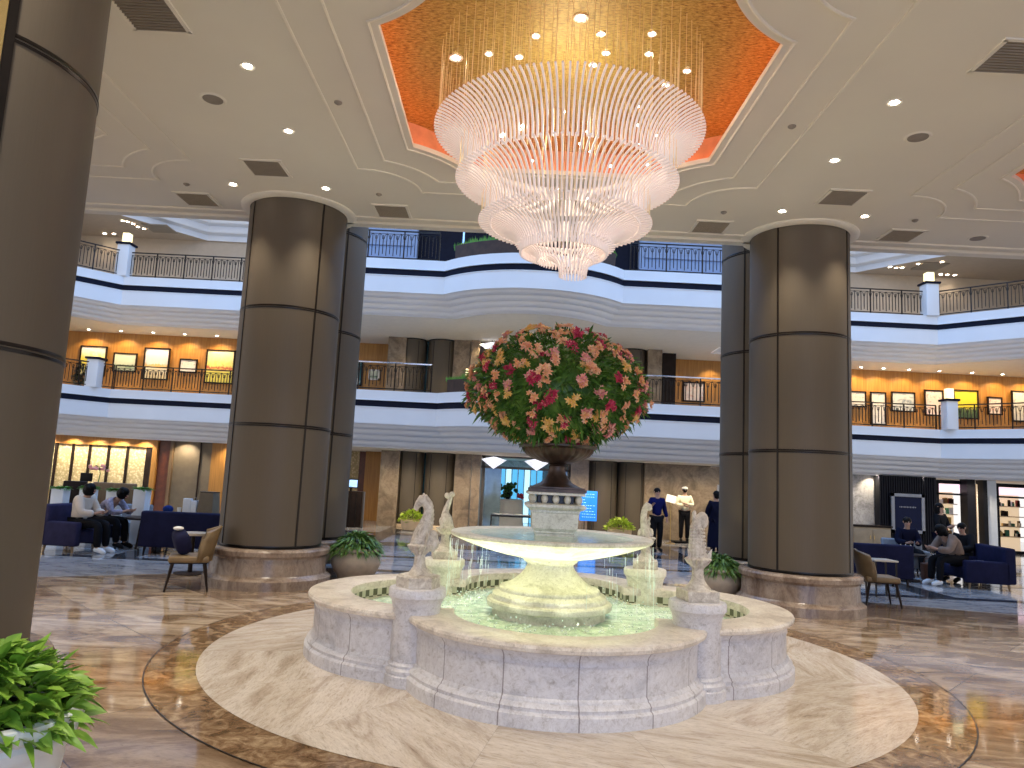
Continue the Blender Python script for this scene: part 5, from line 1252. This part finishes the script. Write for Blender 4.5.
person(at(957, 575, 15.35)[0], 15.35, 0, R(-82), 1.02, 'person in brown-beige jacket and black trousers bent forward on the right sofa', 'cloth_brown', 'cloth_black', 'shoe_white', 'bob', sit(.5), True)
x, _ = at(967, 555, 16.2); person(x, 16.3, 0, R(-60), .98, 'person in black partly hidden behind the one in brown jacket', 'cloth_black', 'cloth_black', 'shoe_black', 'short', sit(.1), True)
x, _ = at(986, 560, 15.4); o = MB().box((0, 0, .06), (.34, .26, .12), bev=.05).build('white_scarf', 'cloth_lilac', loc=(at(972, 560, 15.3)[0], 15.05, .43)); tag(o, 'folded pale blue cloth lying on the right sofa seat', 'cloth')
# ================================================================== LIGHTS
def area(name, loc, rot, sx, sy, e, c):
    l = bpy.data.lights.new(name, 'AREA'); l.shape = 'RECTANGLE'; l.size = sx; l.size_y = sy; l.energy = e; l.color = c
    o = bpy.data.objects.new(name, l); col.objects.link(o); o.location = loc; o.rotation_euler = rot; return o
# assumed, unseen daylight panel behind the viewer, added for blue light from the front
wn = NT('window_glow'); wn.base((0, 0, 0)); wn.set(.5, emit=(.40, .58, 1), es=3.4); MATS['window_glow'] = wn.m
struct(MB().box((2.5, -6.8, 2.2), (9, .05, 3.6)).build('window_9', 'window_glow', smooth=False))
# assumed fountain lamps, unseen, set just above the water to light the bowl
for i in range(8):
    a = i*pi/4+.2; x, y = CX+.82*cos(a), CY+.82*sin(a)
    l = bpy.data.lights.new('pool_lamp', 'SPOT'); l.energy = 26; l.color = (.95, 1, .62); l.spot_size = R(130); l.spot_blend = 1; l.shadow_soft_size = .06
    o = bpy.data.objects.new('pool_lamp', l); col.objects.link(o); o.location = (x, y, .43); o.rotation_euler = (pi, 0, 0)
l = bpy.data.lights.new('chandelier_lamp', 'POINT'); l.energy = 48; l.color = (1, .88, .72); l.shadow_soft_size = .35
o = bpy.data.objects.new('chandelier_lamp', l); col.objects.link(o); o.location = (CX, CY, 5.6)
# small uplights at the foot of the rear columns
for x, y in ((-2.72, 12.25), (3.72, 12.25)):
    l = bpy.data.lights.new('column_lamp', 'SPOT'); l.energy = 22; l.color = (1, .92, .62); l.spot_size = R(60); l.spot_blend = 1; l.shadow_soft_size = .04
    o = bpy.data.objects.new('column_lamp', l); col.objects.link(o); o.location = (x, y, .62); o.rotation_euler = (R(172), 0, 0)
sc = bpy.context.scene
w = bpy.data.worlds.new('World'); sc.world = w; w.use_nodes = True
w.node_tree.nodes['Background'].inputs[0].default_value = (.92, .88, .86, 1); w.node_tree.nodes['Background'].inputs[1].default_value = .95
# ================================================================== CAMERA
cd = bpy.data.cameras.new('Camera'); cd.sensor_width = 36; cd.lens = F/1024*36; cd.clip_end = 200
co = bpy.data.objects.new('Camera', cd); col.objects.link(co); sc.camera = co
M = Matrix((VR, VU, -VF)).transposed().to_4x4(); M.translation = Vector((0, 0, H)); co.matrix_world = M
sc.view_settings.view_transform = 'Standard'; sc.view_settings.look = 'None'; sc.view_settings.exposure = .28; sc.view_settings.gamma = 1; sc.view_settings.use_curve_mapping = False
sc.cycles.use_denoising = True; sc.cycles.max_bounces = 6; sc.cycles.sample_clamp_indirect = 6
